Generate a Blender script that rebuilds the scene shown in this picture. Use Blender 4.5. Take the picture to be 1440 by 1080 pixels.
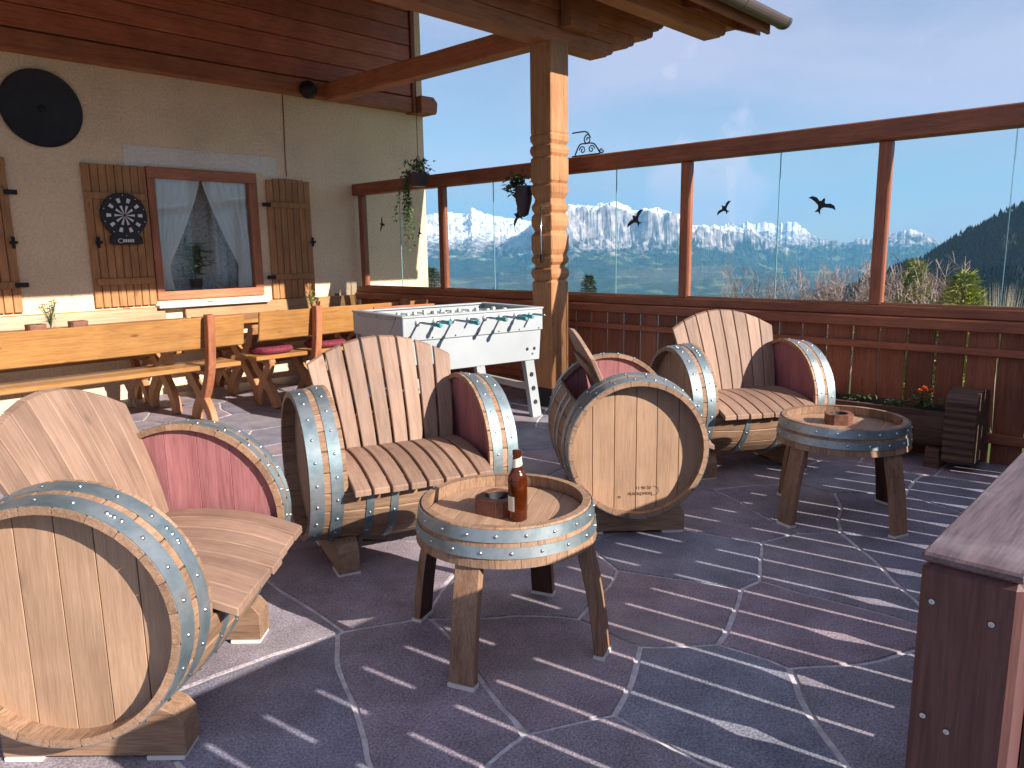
import bpy, bmesh, math, random
import numpy as np
from mathutils import Vector, Matrix, noise
random.seed(7); rng = np.random.default_rng(7)
R = math.radians; PI = math.pi
for o in list(bpy.data.objects): bpy.data.objects.remove(o)
S = bpy.context.scene; COL = S.collection

# ------------------------------------------------------------------ camera
CAM_H = 1.32; FPX = 1051.58; PITCH = 0.176011; ROLL = -0.0148994; YAW = 0.760662
cF = Vector((math.cos(YAW)*math.cos(PITCH), math.sin(YAW)*math.cos(PITCH), -math.sin(PITCH)))
cR0 = Vector((math.sin(YAW), -math.cos(YAW), 0)); cU0 = cR0.cross(cF)
cR = cR0*math.cos(ROLL) + cU0*math.sin(ROLL); cU = -cR0*math.sin(ROLL) + cU0*math.cos(ROLL)
cam = bpy.data.cameras.new('camera'); camo = bpy.data.objects.new('camera', cam); COL.objects.link(camo)
m = Matrix((cR, cU, -cF)).transposed().to_4x4(); m.translation = Vector((0, 0, CAM_H)); camo.matrix_world = m
cam.sensor_width = 36; cam.lens = FPX*36/1440; cam.clip_start = .05; cam.clip_end = 120000
S.camera = camo
def pdir(x, y): return cF + cR*((x-720)/FPX) - cU*((y-540)/FPX)      # pixel of the photograph -> direction

# ------------------------------------------------------------------ sky and sun
SUN_AZ = R(-80.8); SUN_EL = R(26.8)
world = bpy.data.worlds.new('World'); S.world = world; world.use_nodes = True
nt = world.node_tree; nt.nodes.clear()
def N(t, ty, **kw):
    n = t.nodes.new(ty)
    for k, v in kw.items(): setattr(n, k, v)
    return n
out = N(nt, 'ShaderNodeOutputWorld'); bg = N(nt, 'ShaderNodeBackground'); sky = N(nt, 'ShaderNodeTexSky')
sky.sky_type = 'NISHITA'; sky.sun_disc = False; sky.sun_elevation = SUN_EL
sky.sun_rotation = PI/2 - SUN_AZ
sky.altitude = 1200; sky.air_density = 1.0; sky.dust_density = .6; sky.ozone_density = 1.6
tc = N(nt, 'ShaderNodeTexCoord'); sep = N(nt, 'ShaderNodeSeparateXYZ'); nt.links.new(tc.outputs['Generated'], sep.inputs[0])
# cloud coordinates: direction projected on a high flat layer
def mathn(t, op, a, b=None):
    n = N(t, 'ShaderNodeMath', operation=op)
    for i, v in enumerate((a, b)):
        if v is None: continue
        if isinstance(v, (int, float)): n.inputs[i].default_value = v
        else: t.links.new(v, n.inputs[i])
    return n.outputs[0]
zc = mathn(nt, 'ADD', mathn(nt, 'MAXIMUM', sep.outputs[2], 0.0), .16)
comb = N(nt, 'ShaderNodeCombineXYZ')
nt.links.new(mathn(nt, 'DIVIDE', sep.outputs[0], zc), comb.inputs[0]); nt.links.new(mathn(nt, 'DIVIDE', sep.outputs[1], zc), comb.inputs[1])
nz = N(nt, 'ShaderNodeTexNoise'); nz.inputs['Scale'].default_value = .55; nz.inputs['Detail'].default_value = 7; nz.inputs['Roughness'].default_value = .52; nz.inputs['Distortion'].default_value = .5
nt.links.new(comb.outputs[0], nz.inputs['Vector'])
rp = N(nt, 'ShaderNodeValToRGB'); rp.color_ramp.elements[0].position = .30; rp.color_ramp.elements[1].position = .56; nt.links.new(nz.outputs[0], rp.inputs[0])
# lower cumulus near the ridges
nz2 = N(nt, 'ShaderNodeTexNoise'); nz2.inputs['Scale'].default_value = 17; nz2.inputs['Detail'].default_value = 8; nz2.inputs['Roughness'].default_value = .5
nt.links.new(tc.outputs['Generated'], nz2.inputs['Vector'])
cd = pdir(1000, 282).normalized()
vm = N(nt, 'ShaderNodeVectorMath', operation='DISTANCE'); vm.inputs[1].default_value = cd; nt.links.new(tc.outputs['Generated'], vm.inputs[0])
near = mathn(nt, 'SUBTRACT', 1.0, mathn(nt, 'DIVIDE', vm.outputs['Value'], .085))
cum = N(nt, 'ShaderNodeMapRange'); cum.inputs[1].default_value = .46; cum.inputs[2].default_value = .60
nt.links.new(mathn(nt, 'ADD', mathn(nt, 'MULTIPLY', mathn(nt, 'MAXIMUM', near, -.35), .42), mathn(nt, 'MULTIPLY', nz2.outputs[0], .9)), cum.inputs[0])
cl = mathn(nt, 'MULTIPLY', rp.outputs[0], .82)
mx = N(nt, 'ShaderNodeMix', data_type='RGBA'); nt.links.new(cl, mx.inputs['Factor'])
nt.links.new(sky.outputs[0], mx.inputs[6]); mx.inputs[7].default_value = (4.9, 4.75, 6.2, 1)
mx2 = N(nt, 'ShaderNodeMix', data_type='RGBA'); nt.links.new(mathn(nt, 'MULTIPLY', cum.outputs[0], .9), mx2.inputs['Factor']); nt.links.new(mx.outputs[2], mx2.inputs[6]); mx2.inputs[7].default_value = (6.6, 5.9, 7.0, 1)
nt.links.new(mx2.outputs[2], bg.inputs[0]); bg.inputs[1].default_value = .062; nt.links.new(bg.outputs[0], out.inputs[0])
sun = bpy.data.lights.new('sun', 'SUN'); sun.energy = 5.0; sun.angle = R(.42); sun.color = (1, .92, .82)
suno = bpy.data.objects.new('sun', sun); COL.objects.link(suno)
sd = Vector((math.cos(SUN_AZ)*math.cos(SUN_EL), math.sin(SUN_AZ)*math.cos(SUN_EL), math.sin(SUN_EL)))
suno.rotation_euler = (-sd).to_track_quat('-Z', 'Y').to_euler()
suno.location = sd*50
vs = S.view_settings; vs.view_transform = 'Standard'; vs.look = 'None'; vs.gamma = 1; vs.exposure = 1.15
S.render.engine = 'CYCLES'
S.cycles.max_bounces = 8; S.cycles.diffuse_bounces = 5; S.cycles.glossy_bounces = 3; S.cycles.transmission_bounces = 6; S.cycles.transparent_max_bounces = 12; S.cycles.volume_bounces = 0

# ------------------------------------------------------------------ materials
def newmat(name):
    m = bpy.data.materials.new(name); m.use_nodes = True
    return m, m.node_tree, m.node_tree.nodes['Principled BSDF']
def link(t, a, b): t.links.new(a, b)
def ramp(t, src, stops):
    r = N(t, 'ShaderNodeValToRGB'); e = r.color_ramp.elements
    while len(e) < len(stops): e.new(.5)
    for i, (p, c) in enumerate(stops): e[i].position = p; e[i].color = (*c, 1)
    link(t, src, r.inputs[0]); return r.outputs[0]
def mixc(t, f, a, b, mode='MIX'):
    x = N(t, 'ShaderNodeMix', data_type='RGBA', blend_type=mode)
    for i, v in ((0, f), (6, a), (7, b)):
        if hasattr(v, 'is_linked'): link(t, v, x.inputs[i])
        else: x.inputs[i].default_value = v if isinstance(v, (int, float)) else (*v, 1)
    return x.outputs[2]
def bump(t, p, src, s, d=.01):
    b = N(t, 'ShaderNodeBump'); b.inputs['Strength'].default_value = s; b.inputs['Distance'].default_value = d
    link(t, src, b.inputs['Height']); link(t, b.outputs[0], p.inputs['Normal'])
def wood(name, light, dark, ax='x', rough=.6, grain=1.0, knots=0.0, vary=.22, wear=None, spec=.3):
    m, t, p = newmat(name)
    co = N(t, 'ShaderNodeTexCoord'); oi = N(t, 'ShaderNodeObjectInfo')
    off = N(t, 'ShaderNodeVectorMath', operation='SCALE'); cmb = N(t, 'ShaderNodeCombineXYZ')
    for i in range(3): link(t, oi.outputs['Random'], cmb.inputs[i])
    link(t, cmb.outputs[0], off.inputs[0]); off.inputs[3].default_value = 37
    add = N(t, 'ShaderNodeVectorMath', operation='ADD'); link(t, co.outputs['Object'], add.inputs[0]); link(t, off.outputs[0], add.inputs[1])
    mp = N(t, 'ShaderNodeMapping'); s = {'x': (1.6, 28, 28), 'y': (28, 1.6, 28), 'z': (28, 28, 1.6), 'slat': (28, 1.5, 1.6), 'seat': (28, 1.6, 2.0)}[ax]
    mp.inputs['Scale'].default_value = s; link(t, add.outputs[0], mp.inputs[0])
    n1 = N(t, 'ShaderNodeTexNoise'); n1.inputs['Scale'].default_value = 1.6; n1.inputs['Detail'].default_value = 4; n1.inputs['Roughness'].default_value = .62; n1.inputs['Distortion'].default_value = .35
    link(t, mp.outputs[0], n1.inputs['Vector'])
    fine = N(t, 'ShaderNodeTexNoise'); fine.inputs['Scale'].default_value = 9; fine.inputs['Detail'].default_value = 2; link(t, mp.outputs[0], fine.inputs['Vector'])
    c = ramp(t, n1.outputs[0], [(.28, dark), (.5, tuple(.35*a+.65*b for a, b in zip(dark, light))), (.72, light)])
    f2 = N(t, 'ShaderNodeMapRange'); f2.inputs[1].default_value = .3; f2.inputs[2].default_value = .62; f2.inputs[3].default_value = 1-.35*grain; f2.inputs[4].default_value = 1.0; link(t, fine.outputs[0], f2.inputs[0])
    c = mixc(t, 1.0, c, f2.outputs[0], 'MULTIPLY')
    blo = N(t, 'ShaderNodeTexNoise'); blo.inputs['Scale'].default_value = 3.5; blo.inputs['Detail'].default_value = 3; link(t, add.outputs[0], blo.inputs['Vector'])
    b2 = N(t, 'ShaderNodeMapRange'); b2.inputs[1].default_value = .3; b2.inputs[2].default_value = .7; b2.inputs[3].default_value = .80; b2.inputs[4].default_value = 1.1; link(t, blo.outputs[0], b2.inputs[0])
    c = mixc(t, 1.0, c, b2.outputs[0], 'MULTIPLY')
    rv = N(t, 'ShaderNodeMapRange'); rv.inputs[3].default_value = 1-vary; rv.inputs[4].default_value = 1+vary*.5; link(t, oi.outputs['Random'], rv.inputs[0])
    c = mixc(t, 1.0, c, rv.outputs[0], 'MULTIPLY')
    if knots > 0:
        mk = N(t, 'ShaderNodeMapping'); mk.inputs['Scale'].default_value = {'slat': (2.6, 2.6, 1), 'seat': (2.6, 1, 2.6), 'x': (1, 2.6, 2.6), 'y': (2.6, 1, 2.6), 'z': (2.6, 2.6, 1)}[ax]; link(t, add.outputs[0], mk.inputs[0])
        vo = N(t, 'ShaderNodeTexVoronoi'); vo.inputs['Scale'].default_value = 3.2; link(t, mk.outputs[0], vo.inputs['Vector'])
        kf = N(t, 'ShaderNodeMapRange'); kf.inputs[1].default_value = .05; kf.inputs[2].default_value = .13; kf.inputs[3].default_value = knots; kf.inputs[4].default_value = 0; link(t, vo.outputs['Distance'], kf.inputs[0])
        c = mixc(t, kf.outputs[0], c, tuple(.3*x for x in dark))
    if wear:
        w = N(t, 'ShaderNodeTexNoise'); w.inputs['Scale'].default_value = 7; w.inputs['Detail'].default_value = 7; link(t, add.outputs[0], w.inputs['Vector'])
        wf = N(t, 'ShaderNodeMapRange'); wf.inputs[1].default_value = .56; wf.inputs[2].default_value = .72; wf.inputs[4].default_value = .65 if 'rail' in name or 'ash' in name else .35; link(t, w.outputs[0], wf.inputs[0])
        c = mixc(t, wf.outputs[0], c, wear)
    link(t, c, p.inputs['Base Color']); p.inputs['Roughness'].default_value = rough; p.inputs['Specular IOR Level'].default_value = spec
    bump(t, p, n1.outputs[0], .35, .004)
    return m
def plain(name, col, rough=.6, metal=0, nscale=0, namt=.2, bmp=0, spec=.4, vary=0):
    m, t, p = newmat(name)
    p.inputs['Roughness'].default_value = rough; p.inputs['Metallic'].default_value = metal; p.inputs['Specular IOR Level'].default_value = spec
    if nscale:
        co = N(t, 'ShaderNodeTexCoord'); n1 = N(t, 'ShaderNodeTexNoise'); n1.inputs['Scale'].default_value = nscale; n1.inputs['Detail'].default_value = 7; link(t, co.outputs['Object'], n1.inputs['Vector'])
        c = ramp(t, n1.outputs[0], [(.3, tuple(x*(1-namt) for x in col)), (.7, tuple(min(1, x*(1+namt)) for x in col))])
        if vary:
            oi = N(t, 'ShaderNodeObjectInfo'); rv = N(t, 'ShaderNodeMapRange'); rv.inputs[3].default_value = 1-vary; rv.inputs[4].default_value = 1+vary; link(t, oi.outputs['Random'], rv.inputs[0])
            c = mixc(t, 1.0, c, rv.outputs[0], 'MULTIPLY')
        link(t, c, p.inputs['Base Color'])
        if bmp: bump(t, p, n1.outputs[0], bmp, .01)
    else: p.inputs['Base Color'].default_value = (*col, 1)
    return m

OAK_L, OAK_D = (.41, .255, .165), (.27, .152, .09)
M = {}
M['oak_head'] = wood('smooth_oak_head', (.45, .285, .185), (.36, .215, .132), 'z', .6, .5, .5, .09, wear=(.27, .16, .10))
M['oak_top'] = wood('smooth_oak_top', (.42, .265, .175), (.34, .20, .125), 'x', .6, .4, .3, .08)
for a in ('slat', 'seat'): M['oak_'+a] = wood('weathered_oak_'+a, (.35, .225, .162), (.255, .148, .102), a, .62, .6, .35, .22)
for a in 'xyz':
    M['oak_'+a] = wood('weathered_oak_'+a, OAK_L, OAK_D, a, .62, vary=.2)
    M['pine_'+a] = wood('varnished_pine_'+a, (.44, .22, .07), (.32, .135, .034), a, .38, .7, .75, .12, spec=.5)
    M['red_'+a] = wood('reddish_pine_'+a, (.52, .20, .10), (.35, .115, .055), a, .5, .8, .3, .15)
    M['brown_'+a] = wood('brown_stained_'+a, (.42, .138, .07), (.25, .078, .04), a, .5, .8, .3, .3)
    M['dark_'+a] = wood('dark_weathered_brown_'+a, (.135, .056, .05), (.07, .028, .026), a, .5, .8, 0, .2)
    M['larch_'+a] = wood('larch_'+a, (.52, .25, .115), (.33, .14, .06), a, .5, .8, .4, .12)
M['barrelinside'] = wood('toasted_oak_z', (.10, .042, .028), (.04, .016, .012), 'z', .6, vary=.1)
M['capgrey'] = wood('sun_bleached_rail_x', (.19, .13, .135), (.10, .062, .062), 'x', .42, 1, 0, .1, wear=(.27, .22, .23))
M['winered'] = wood('wine_stained_oak_z', (.37, .155, .16), (.27, .10, .105), 'z', .6, .6, 0, .08)
M['shutter'] = wood('shutter_larch_z', (.52, .25, .095), (.33, .14, .05), 'z', .5, .8, .45, .1)
M['leg'] = wood('oak_leg_z', (.40, .235, .145), (.22, .105, .062), 'z', .55, 1, 0, .15)
M['logwood'] = wood('old_log_y', (.17, .10, .07), (.075, .04, .03), 'y', .8, 1, 0, .1)
M['ashwood'] = wood('ashtray_wood_x', (.30, .13, .08), (.12, .05, .035), 'x', .6, 1, 0, .15, wear=(.42, .30, .24))
M['mortar'] = plain('mortar', (.56, .52, .53), .9, 0, 30, .3, .4)
M['pad'] = plain('pale_felt_pad', (.68, .62, .58), .9)
M['white_lac'] = plain('white_lacquer', (.33, .355, .37), .35, 0, 3, .08)
M['grey_lac'] = plain('grey_panel', (.40, .385, .36), .5, 0, 4, .06)
M['black'] = plain('matt_black', (.018, .016, .02), .55, 0, 12, .25)
M['iron'] = plain('wrought_iron', (.02, .02, .022), .5, .6)
M['chrome'] = plain('chrome', (.62, .62, .64), .22, 1)
M['rivet'] = plain('rivet_steel', (.55, .57, .6), .35, 1)
M['teal'] = plain('teal_plastic', (.05, .27, .28), .35)
M['rubber'] = plain('black_rubber', (.02, .02, .02), .6)
M['field'] = plain('playfield_green', (.05, .22, .16), .5)
M['clad_x'] = wood('cladding_board_x', (.60, .20, .11), (.38, .115, .06), 'x', .45, .8, .25, .25)
M['whitep'] = plain('white_print', (.72, .70, .68), .5)
M['pot'] = plain('dark_plastic_pot', (.05, .03, .035), .5)
M['burgundy'] = plain('burgundy_cushion', (.17, .022, .04), .85, 0, 60, .3, .5)
M['paper'] = plain('cream_label', (.70, .62, .48), .6)
M['paperred'] = plain('ochre_label', (.50, .30, .2), .6)
M['orange'] = plain('orange_petal', (.75, .14, .01), .5)
M['yellow'] = plain('yellow_petal', (.72, .55, .08), .5)
M['violet'] = plain('violet_petal', (.22, .17, .45), .5)
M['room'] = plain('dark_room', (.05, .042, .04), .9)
M['soil'] = plain('soil', (.03, .02, .015), .95)
M['ink'] = plain('branding_ink', (.10, .05, .03), .7)
M['zinc'] = plain('zinc_gutter', (.13, .10, .10), .42, .5, 5, .12)
M['tile'] = plain('roof_tile', (.07, .085, .08), .7, 0, 9, .3)
M['doily'] = plain('doily', (.75, .7, .7), .9)
def mk_hoop():
    m, t, p = newmat('galvanised_hoop')
    co = N(t, 'ShaderNodeTexCoord'); n1 = N(t, 'ShaderNodeTexNoise'); n1.inputs['Scale'].default_value = 6; n1.inputs['Detail'].default_value = 8; n1.inputs['Roughness'].default_value = .65; link(t, co.outputs['Object'], n1.inputs['Vector'])
    c = ramp(t, n1.outputs[0], [(.28, (.15, .21, .225)), (.45, (.24, .31, .335)), (.60, (.36, .40, .42)), (.74, (.26, .22, .17))])
    link(t, c, p.inputs['Base Color']); p.inputs['Metallic'].default_value = .75
    r = N(t, 'ShaderNodeMapRange'); r.inputs[3].default_value = .34; r.inputs[4].default_value = .6; link(t, n1.outputs[0], r.inputs[0]); link(t, r.outputs[0], p.inputs['Roughness'])
    bump(t, p, n1.outputs[0], .15, .003); return m
M['hoop'] = mk_hoop()
def mk_stone():
    m, t, p = newmat('slate_flagstone')
    co = N(t, 'ShaderNodeTexCoord'); oi = N(t, 'ShaderNodeObjectInfo')
    n1 = N(t, 'ShaderNodeTexNoise'); n1.inputs['Scale'].default_value = 140; n1.inputs['Detail'].default_value = 3; link(t, co.outputs['Object'], n1.inputs['Vector'])
    n2 = N(t, 'ShaderNodeTexNoise'); n2.inputs['Scale'].default_value = 5; n2.inputs['Detail'].default_value = 5; n2.inputs['Roughness'].default_value = .6; link(t, co.outputs['Object'], n2.inputs['Vector'])
    c = ramp(t, oi.outputs['Random'], [(0, (.225, .195, .24)), (.2, (.30, .26, .285)), (.4, (.20, .187, .245)), (.6, (.22, .225, .27)), (.8, (.285, .22, .25)), (1, (.25, .215, .26))])
    a = N(t, 'ShaderNodeMapRange'); a.inputs[1].default_value = .35; a.inputs[2].default_value = .68; a.inputs[3].default_value = .65; a.inputs[4].default_value = 1.5; link(t, n1.outputs[0], a.inputs[0])
    c = mixc(t, 1.0, c, a.outputs[0], 'MULTIPLY')
    b = N(t, 'ShaderNodeMapRange'); b.inputs[1].default_value = .3; b.inputs[2].default_value = .7; b.inputs[3].default_value = .68; b.inputs[4].default_value = 1.3; link(t, n2.outputs[0], b.inputs[0])
    c = mixc(t, 1.0, c, b.outputs[0], 'MULTIPLY')
    n3 = N(t, 'ShaderNodeTexNoise'); n3.inputs['Scale'].default_value = 1.1; n3.inputs['Detail'].default_value = 6; n3.inputs['Roughness'].default_value = .7; ge = N(t, 'ShaderNodeNewGeometry'); link(t, ge.outputs['Position'], n3.inputs['Vector'])
    du = N(t, 'ShaderNodeMapRange'); du.inputs[1].default_value = .52; du.inputs[2].default_value = .72; du.inputs[4].default_value = .45; link(t, n3.outputs[0], du.inputs[0])
    c = mixc(t, du.outputs[0], c, (.40, .36, .34))
    link(t, c, p.inputs['Base Color']); p.inputs['Roughness'].default_value = .6; p.inputs['Specular IOR Level'].default_value = .35
    ad = mathn(t, 'ADD', mathn(t, 'MULTIPLY', n1.outputs[0], .35), n2.outputs[0]); bump(t, p, ad, .5, .006); return m
M['stone'] = mk_stone()
def mk_plaster(name, col, amp):
    m, t, p = newmat(name)
    co = N(t, 'ShaderNodeTexCoord'); n1 = N(t, 'ShaderNodeTexNoise'); n1.inputs['Scale'].default_value = 45; n1.inputs['Detail'].default_value = 6; link(t, co.outputs['Object'], n1.inputs['Vector'])
    n2 = N(t, 'ShaderNodeTexNoise'); n2.inputs['Scale'].default_value = 1.3; n2.inputs['Detail'].default_value = 5; link(t, co.outputs['Object'], n2.inputs['Vector'])
    c = ramp(t, n2.outputs[0], [(.3, tuple(x*.80 for x in col)), (.5, tuple(x*.95 for x in col)), (.7, col)])
    b = N(t, 'ShaderNodeMapRange'); b.inputs[1].default_value = .3; b.inputs[2].default_value = .6; b.inputs[3].default_value = .86; b.inputs[4].default_value = 1.03; link(t, n1.outputs[0], b.inputs[0])
    c = mixc(t, 1.0, c, b.outputs[0], 'MULTIPLY'); link(t, c, p.inputs['Base Color']); p.inputs['Roughness'].default_value = .92
    bump(t, p, n1.outputs[0], amp, .02); return m
M['plaster'] = mk_plaster('rough_cream_plaster', (.87, .66, .44), .8)
M['smooth'] = mk_plaster('smooth_white_band', (.76, .70, .62), .15)
def mk_glass(name, tint, gl):
    m, t, p = newmat(name); t.nodes.remove(p)
    o = [n for n in t.nodes if n.type == 'OUTPUT_MATERIAL'][0]
    tr = N(t, 'ShaderNodeBsdfTransparent'); tr.inputs[0].default_value = (*tint, 1); g = N(t, 'ShaderNodeBsdfGlossy'); g.inputs['Roughness'].default_value = .02
    lw = N(t, 'ShaderNodeLayerWeight'); lw.inputs[0].default_value = .5; ms = N(t, 'ShaderNodeMixShader')
    fr = mathn(t, 'ADD', gl, mathn(t, 'MULTIPLY', mathn(t, 'POWER', lw.outputs['Facing'], 5), .8))
    link(t, fr, ms.inputs[0]); link(t, tr.outputs[0], ms.inputs[1]); link(t, g.outputs[0], ms.inputs[2]); link(t, ms.outputs[0], o.inputs[0]); return m
M['glass'] = mk_glass('windbreak_glass', (.96, .985, .98), .018)
M['winglass'] = mk_glass('window_glass', (.9, .94, .94), .03)
M['edge'] = plain('glass_edge', (.22, .42, .44), .2)
def mk_amber():
    m, t, p = newmat('amber_glass'); p.inputs['Base Color'].default_value = (.15, .03, .006, 1); p.inputs['Transmission Weight'].default_value = .7; p.inputs['Roughness'].default_value = .04; p.inputs['IOR'].default_value = 1.45; return m
M['amber'] = mk_amber()
def mk_lace(name, col, op):
    m, t, p = newmat(name); o = [n for n in t.nodes if n.type == 'OUTPUT_MATERIAL'][0]
    p.inputs['Base Color'].default_value = (*col, 1); p.inputs['Roughness'].default_value = .9
    tr = N(t, 'ShaderNodeBsdfTransparent'); ms = N(t, 'ShaderNodeMixShader'); ms.inputs[0].default_value = op
    link(t, tr.outputs[0], ms.inputs[1]); link(t, p.outputs[0], ms.inputs[2]); link(t, ms.outputs[0], o.inputs[0]); return m
M['lace'] = mk_lace('lace', (.92, .92, .92), .85)
M['drape'] = plain('woven_drape', (.45, .43, .43), .9, 0, 40, .3)
def mk_leaf(name, a, b):
    m, t, p = newmat(name); co = N(t, 'ShaderNodeTexCoord'); n1 = N(t, 'ShaderNodeTexNoise'); n1.inputs['Scale'].default_value = 6; n1.inputs['Detail'].default_value = 5; link(t, co.outputs['Object'], n1.inputs['Vector'])
    link(t, ramp(t, n1.outputs[0], [(.3, a), (.7, b)]), p.inputs['Base Color']); p.inputs['Roughness'].default_value = .6
    p.inputs['Subsurface Weight'].default_value = 0; return m
M['leaf'] = mk_leaf('green_leaf', (.035, .085, .022), (.10, .17, .04))
M['needle'] = mk_leaf('dark_needle', (.028, .05, .02), (.06, .085, .03))
M['needle_y'] = mk_leaf('yellow_green_needle', (.17, .21, .024), (.38, .39, .055))
M['twig'] = mk_leaf('bare_twig', (.20, .13, .11), (.36, .26, .23))
M['drygrass'] = mk_leaf('dry_plume', (.45, .36, .24), (.60, .5, .36))
M['bark'] = mk_leaf('bark', (.06, .04, .03), (.11, .075, .055))

# ------------------------------------------------------------------ mesh helpers
def link_obj(name, data, mat=None, parent=None, loc=(0, 0, 0), rot=(0, 0, 0)):
    if mat is not None and data is not None and not data.materials: data.materials.append(M[mat] if isinstance(mat, str) else mat)
    o = bpy.data.objects.new(name, data); COL.objects.link(o)
    o.location = loc; o.rotation_euler = rot
    if parent: o.parent = parent
    return o
def tag(o, label=None, cat=None, group=None, kind=None):
    if label: o['label'] = label
    if cat: o['category'] = cat
    if group: o['group'] = group
    if kind: o['kind'] = kind
    return o
def thing(name, label, cat, loc=(0, 0, 0), rz=0, group=None):
    o = link_obj(name, None, None, None, loc, (0, 0, rz)); o.empty_display_size = .1
    return tag(o, label, cat, group)
def from_bm(name, bm, smooth=False):
    me = bpy.data.meshes.new(name); bmesh.ops.recalc_face_normals(bm, faces=bm.faces); bm.to_mesh(me); bm.free()
    if smooth:
        for p in me.polygons: p.use_smooth = True
    return me
def from_py(name, v, f, smooth=False):
    me = bpy.data.meshes.new(name); me.from_pydata([tuple(x) for x in v], [], f); me.update()
    if smooth:
        for p in me.polygons: p.use_smooth = True
    return me
def bm_box(bm, lo, hi, bev=0):
    vs = [bm.verts.new((x, y, z)) for x in (lo[0], hi[0]) for y in (lo[1], hi[1]) for z in (lo[2], hi[2])]
    fs = [bm.faces.new([vs[i] for i in q]) for q in ((0, 1, 3, 2), (4, 6, 7, 5), (0, 4, 5, 1), (2, 3, 7, 6), (0, 2, 6, 4), (1, 5, 7, 3))]
    if bev: bmesh.ops.bevel(bm, geom=list({e for f in fs for e in f.edges}), offset=bev, segments=1, affect='EDGES')
def box(name, lo, hi, mat, parent=None, bev=.004, origin=None, rot=(0, 0, 0)):
    # the object's origin is at the box centre so that grain and tint differ from piece to piece
    c = Vector(lo)*.5 + Vector(hi)*.5 if origin is None else Vector(origin)
    bm = bmesh.new(); bm_box(bm, [a-b for a, b in zip(lo, c)], [a-b for a, b in zip(hi, c)], bev)
    return link_obj(name, from_bm(name, bm), mat, parent, c, rot)
def prism_mesh(name, outline, a0, a1, axis, bev=0):
    # outline: 2D points; axis 'x': (y,z) extruded along x; 'y': (x,z) along y; 'z': (x,y) along z
    bm = bmesh.new()
    def P(u, v, w): return {'x': (w, u, v), 'y': (u, w, v), 'z': (u, v, w)}[axis]
    A = [bm.verts.new(P(u, v, a0)) for u, v in outline]; B = [bm.verts.new(P(u, v, a1)) for u, v in outline]
    n = len(A); bm.faces.new(A); bm.faces.new(B[::-1])
    for i in range(n): bm.faces.new((A[i], B[i], B[(i+1) % n], A[(i+1) % n]))
    bmesh.ops.recalc_face_normals(bm, faces=bm.faces)
    if bev:
        es = [e for e in bm.edges if abs(e.calc_face_angle(0)) > .5]
        bmesh.ops.bevel(bm, geom=es, offset=bev, segments=1, affect='EDGES')
    return from_bm(name, bm)
def prism(name, outline, a0, a1, axis, mat, parent=None, bev=0, loc=(0, 0, 0), rot=(0, 0, 0)):
    return link_obj(name, prism_mesh(name, outline, a0, a1, axis, bev), mat, parent, loc, rot)
def lathe_mesh(name, prof, seg=32, smooth=True, axis='z', close=False):
    v = []; f = []
    for r, z in prof:
        for k in range(seg):
            a = 2*PI*k/seg; v.append((r*math.cos(a), r*math.sin(a), z) if axis == 'z' else (z, r*math.cos(a), r*math.sin(a)))
    n = len(prof)
    for i in range(n-1 if not close else n):
        for k in range(seg):
            j = (i+1) % n; f.append((i*seg+k, i*seg+(k+1) % seg, j*seg+(k+1) % seg, j*seg+k))
    if not close:
        if prof[0][0] > 1e-6: f.append(tuple(range(seg))[::-1])
        if prof[-1][0] > 1e-6: f.append(tuple((n-1)*seg+k for k in range(seg)))
    bm = bmesh.new(); me = from_py('tmp', v, f); bm.from_mesh(me); bpy.data.meshes.remove(me)
    bmesh.ops.remove_doubles(bm, verts=bm.verts, dist=1e-6)
    me = from_bm(name, bm, smooth)
    if smooth:
        me.set_sharp_from_angle(angle=R(35))
    return me
def tube_bm(bm, pts, r, seg=6):
    pts = [Vector(p) for p in pts]; rs = r if isinstance(r, (list, tuple)) else [r]*len(pts); rings = []
    for i, p in enumerate(pts):
        d = (pts[min(i+1, len(pts)-1)]-pts[max(i-1, 0)]).normalized()
        u = d.cross(Vector((0, 0, 1)) if abs(d.z) < .9 else Vector((1, 0, 0))).normalized(); w = d.cross(u)
        rings.append([bm.verts.new(p+(u*math.cos(2*PI*k/seg)+w*math.sin(2*PI*k/seg))*rs[i]) for k in range(seg)])
    for a, b in zip(rings, rings[1:]):
        for k in range(seg): bm.faces.new((a[k], a[(k+1) % seg], b[(k+1) % seg], b[k]))
    bm.faces.new(rings[0][::-1]); bm.faces.new(rings[-1])
def tube(name, pts, r, mat, parent=None, seg=8, loc=(0, 0, 0), rot=(0, 0, 0)):
    bm = bmesh.new(); tube_bm(bm, pts, r, seg); return link_obj(name, from_bm(name, bm, True), mat, parent, loc, rot)
def ribbon(pts, w):
    pts = [Vector(p) for p in pts]; ws = w if isinstance(w, (list, tuple)) else [w]*len(pts); L = []; Rr = []
    for i, p in enumerate(pts):
        d = (pts[min(i+1, len(pts)-1)]-pts[max(i-1, 0)]).normalized(); n = Vector((-d.y, d.x))
        L.append(p+n*ws[i]/2); Rr.append(p-n*ws[i]/2)
    return [tuple(p) for p in L+Rr[::-1]]
def smoothpts(pts, n=4):
    out = []; P = [Vector(p) for p in pts]
    for i in range(len(P)-1):
        p0, p1, p2, p3 = P[max(i-1, 0)], P[i], P[i+1], P[min(i+2, len(P)-1)]
        for k in range(n):
            t = k/n; out.append(.5*((2*p1)+(p2-p0)*t+(2*p0-5*p1+4*p2-p3)*t*t+(3*p1-p0-3*p2+p3)*t**3))
    out.append(P[-1]); return out

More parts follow.
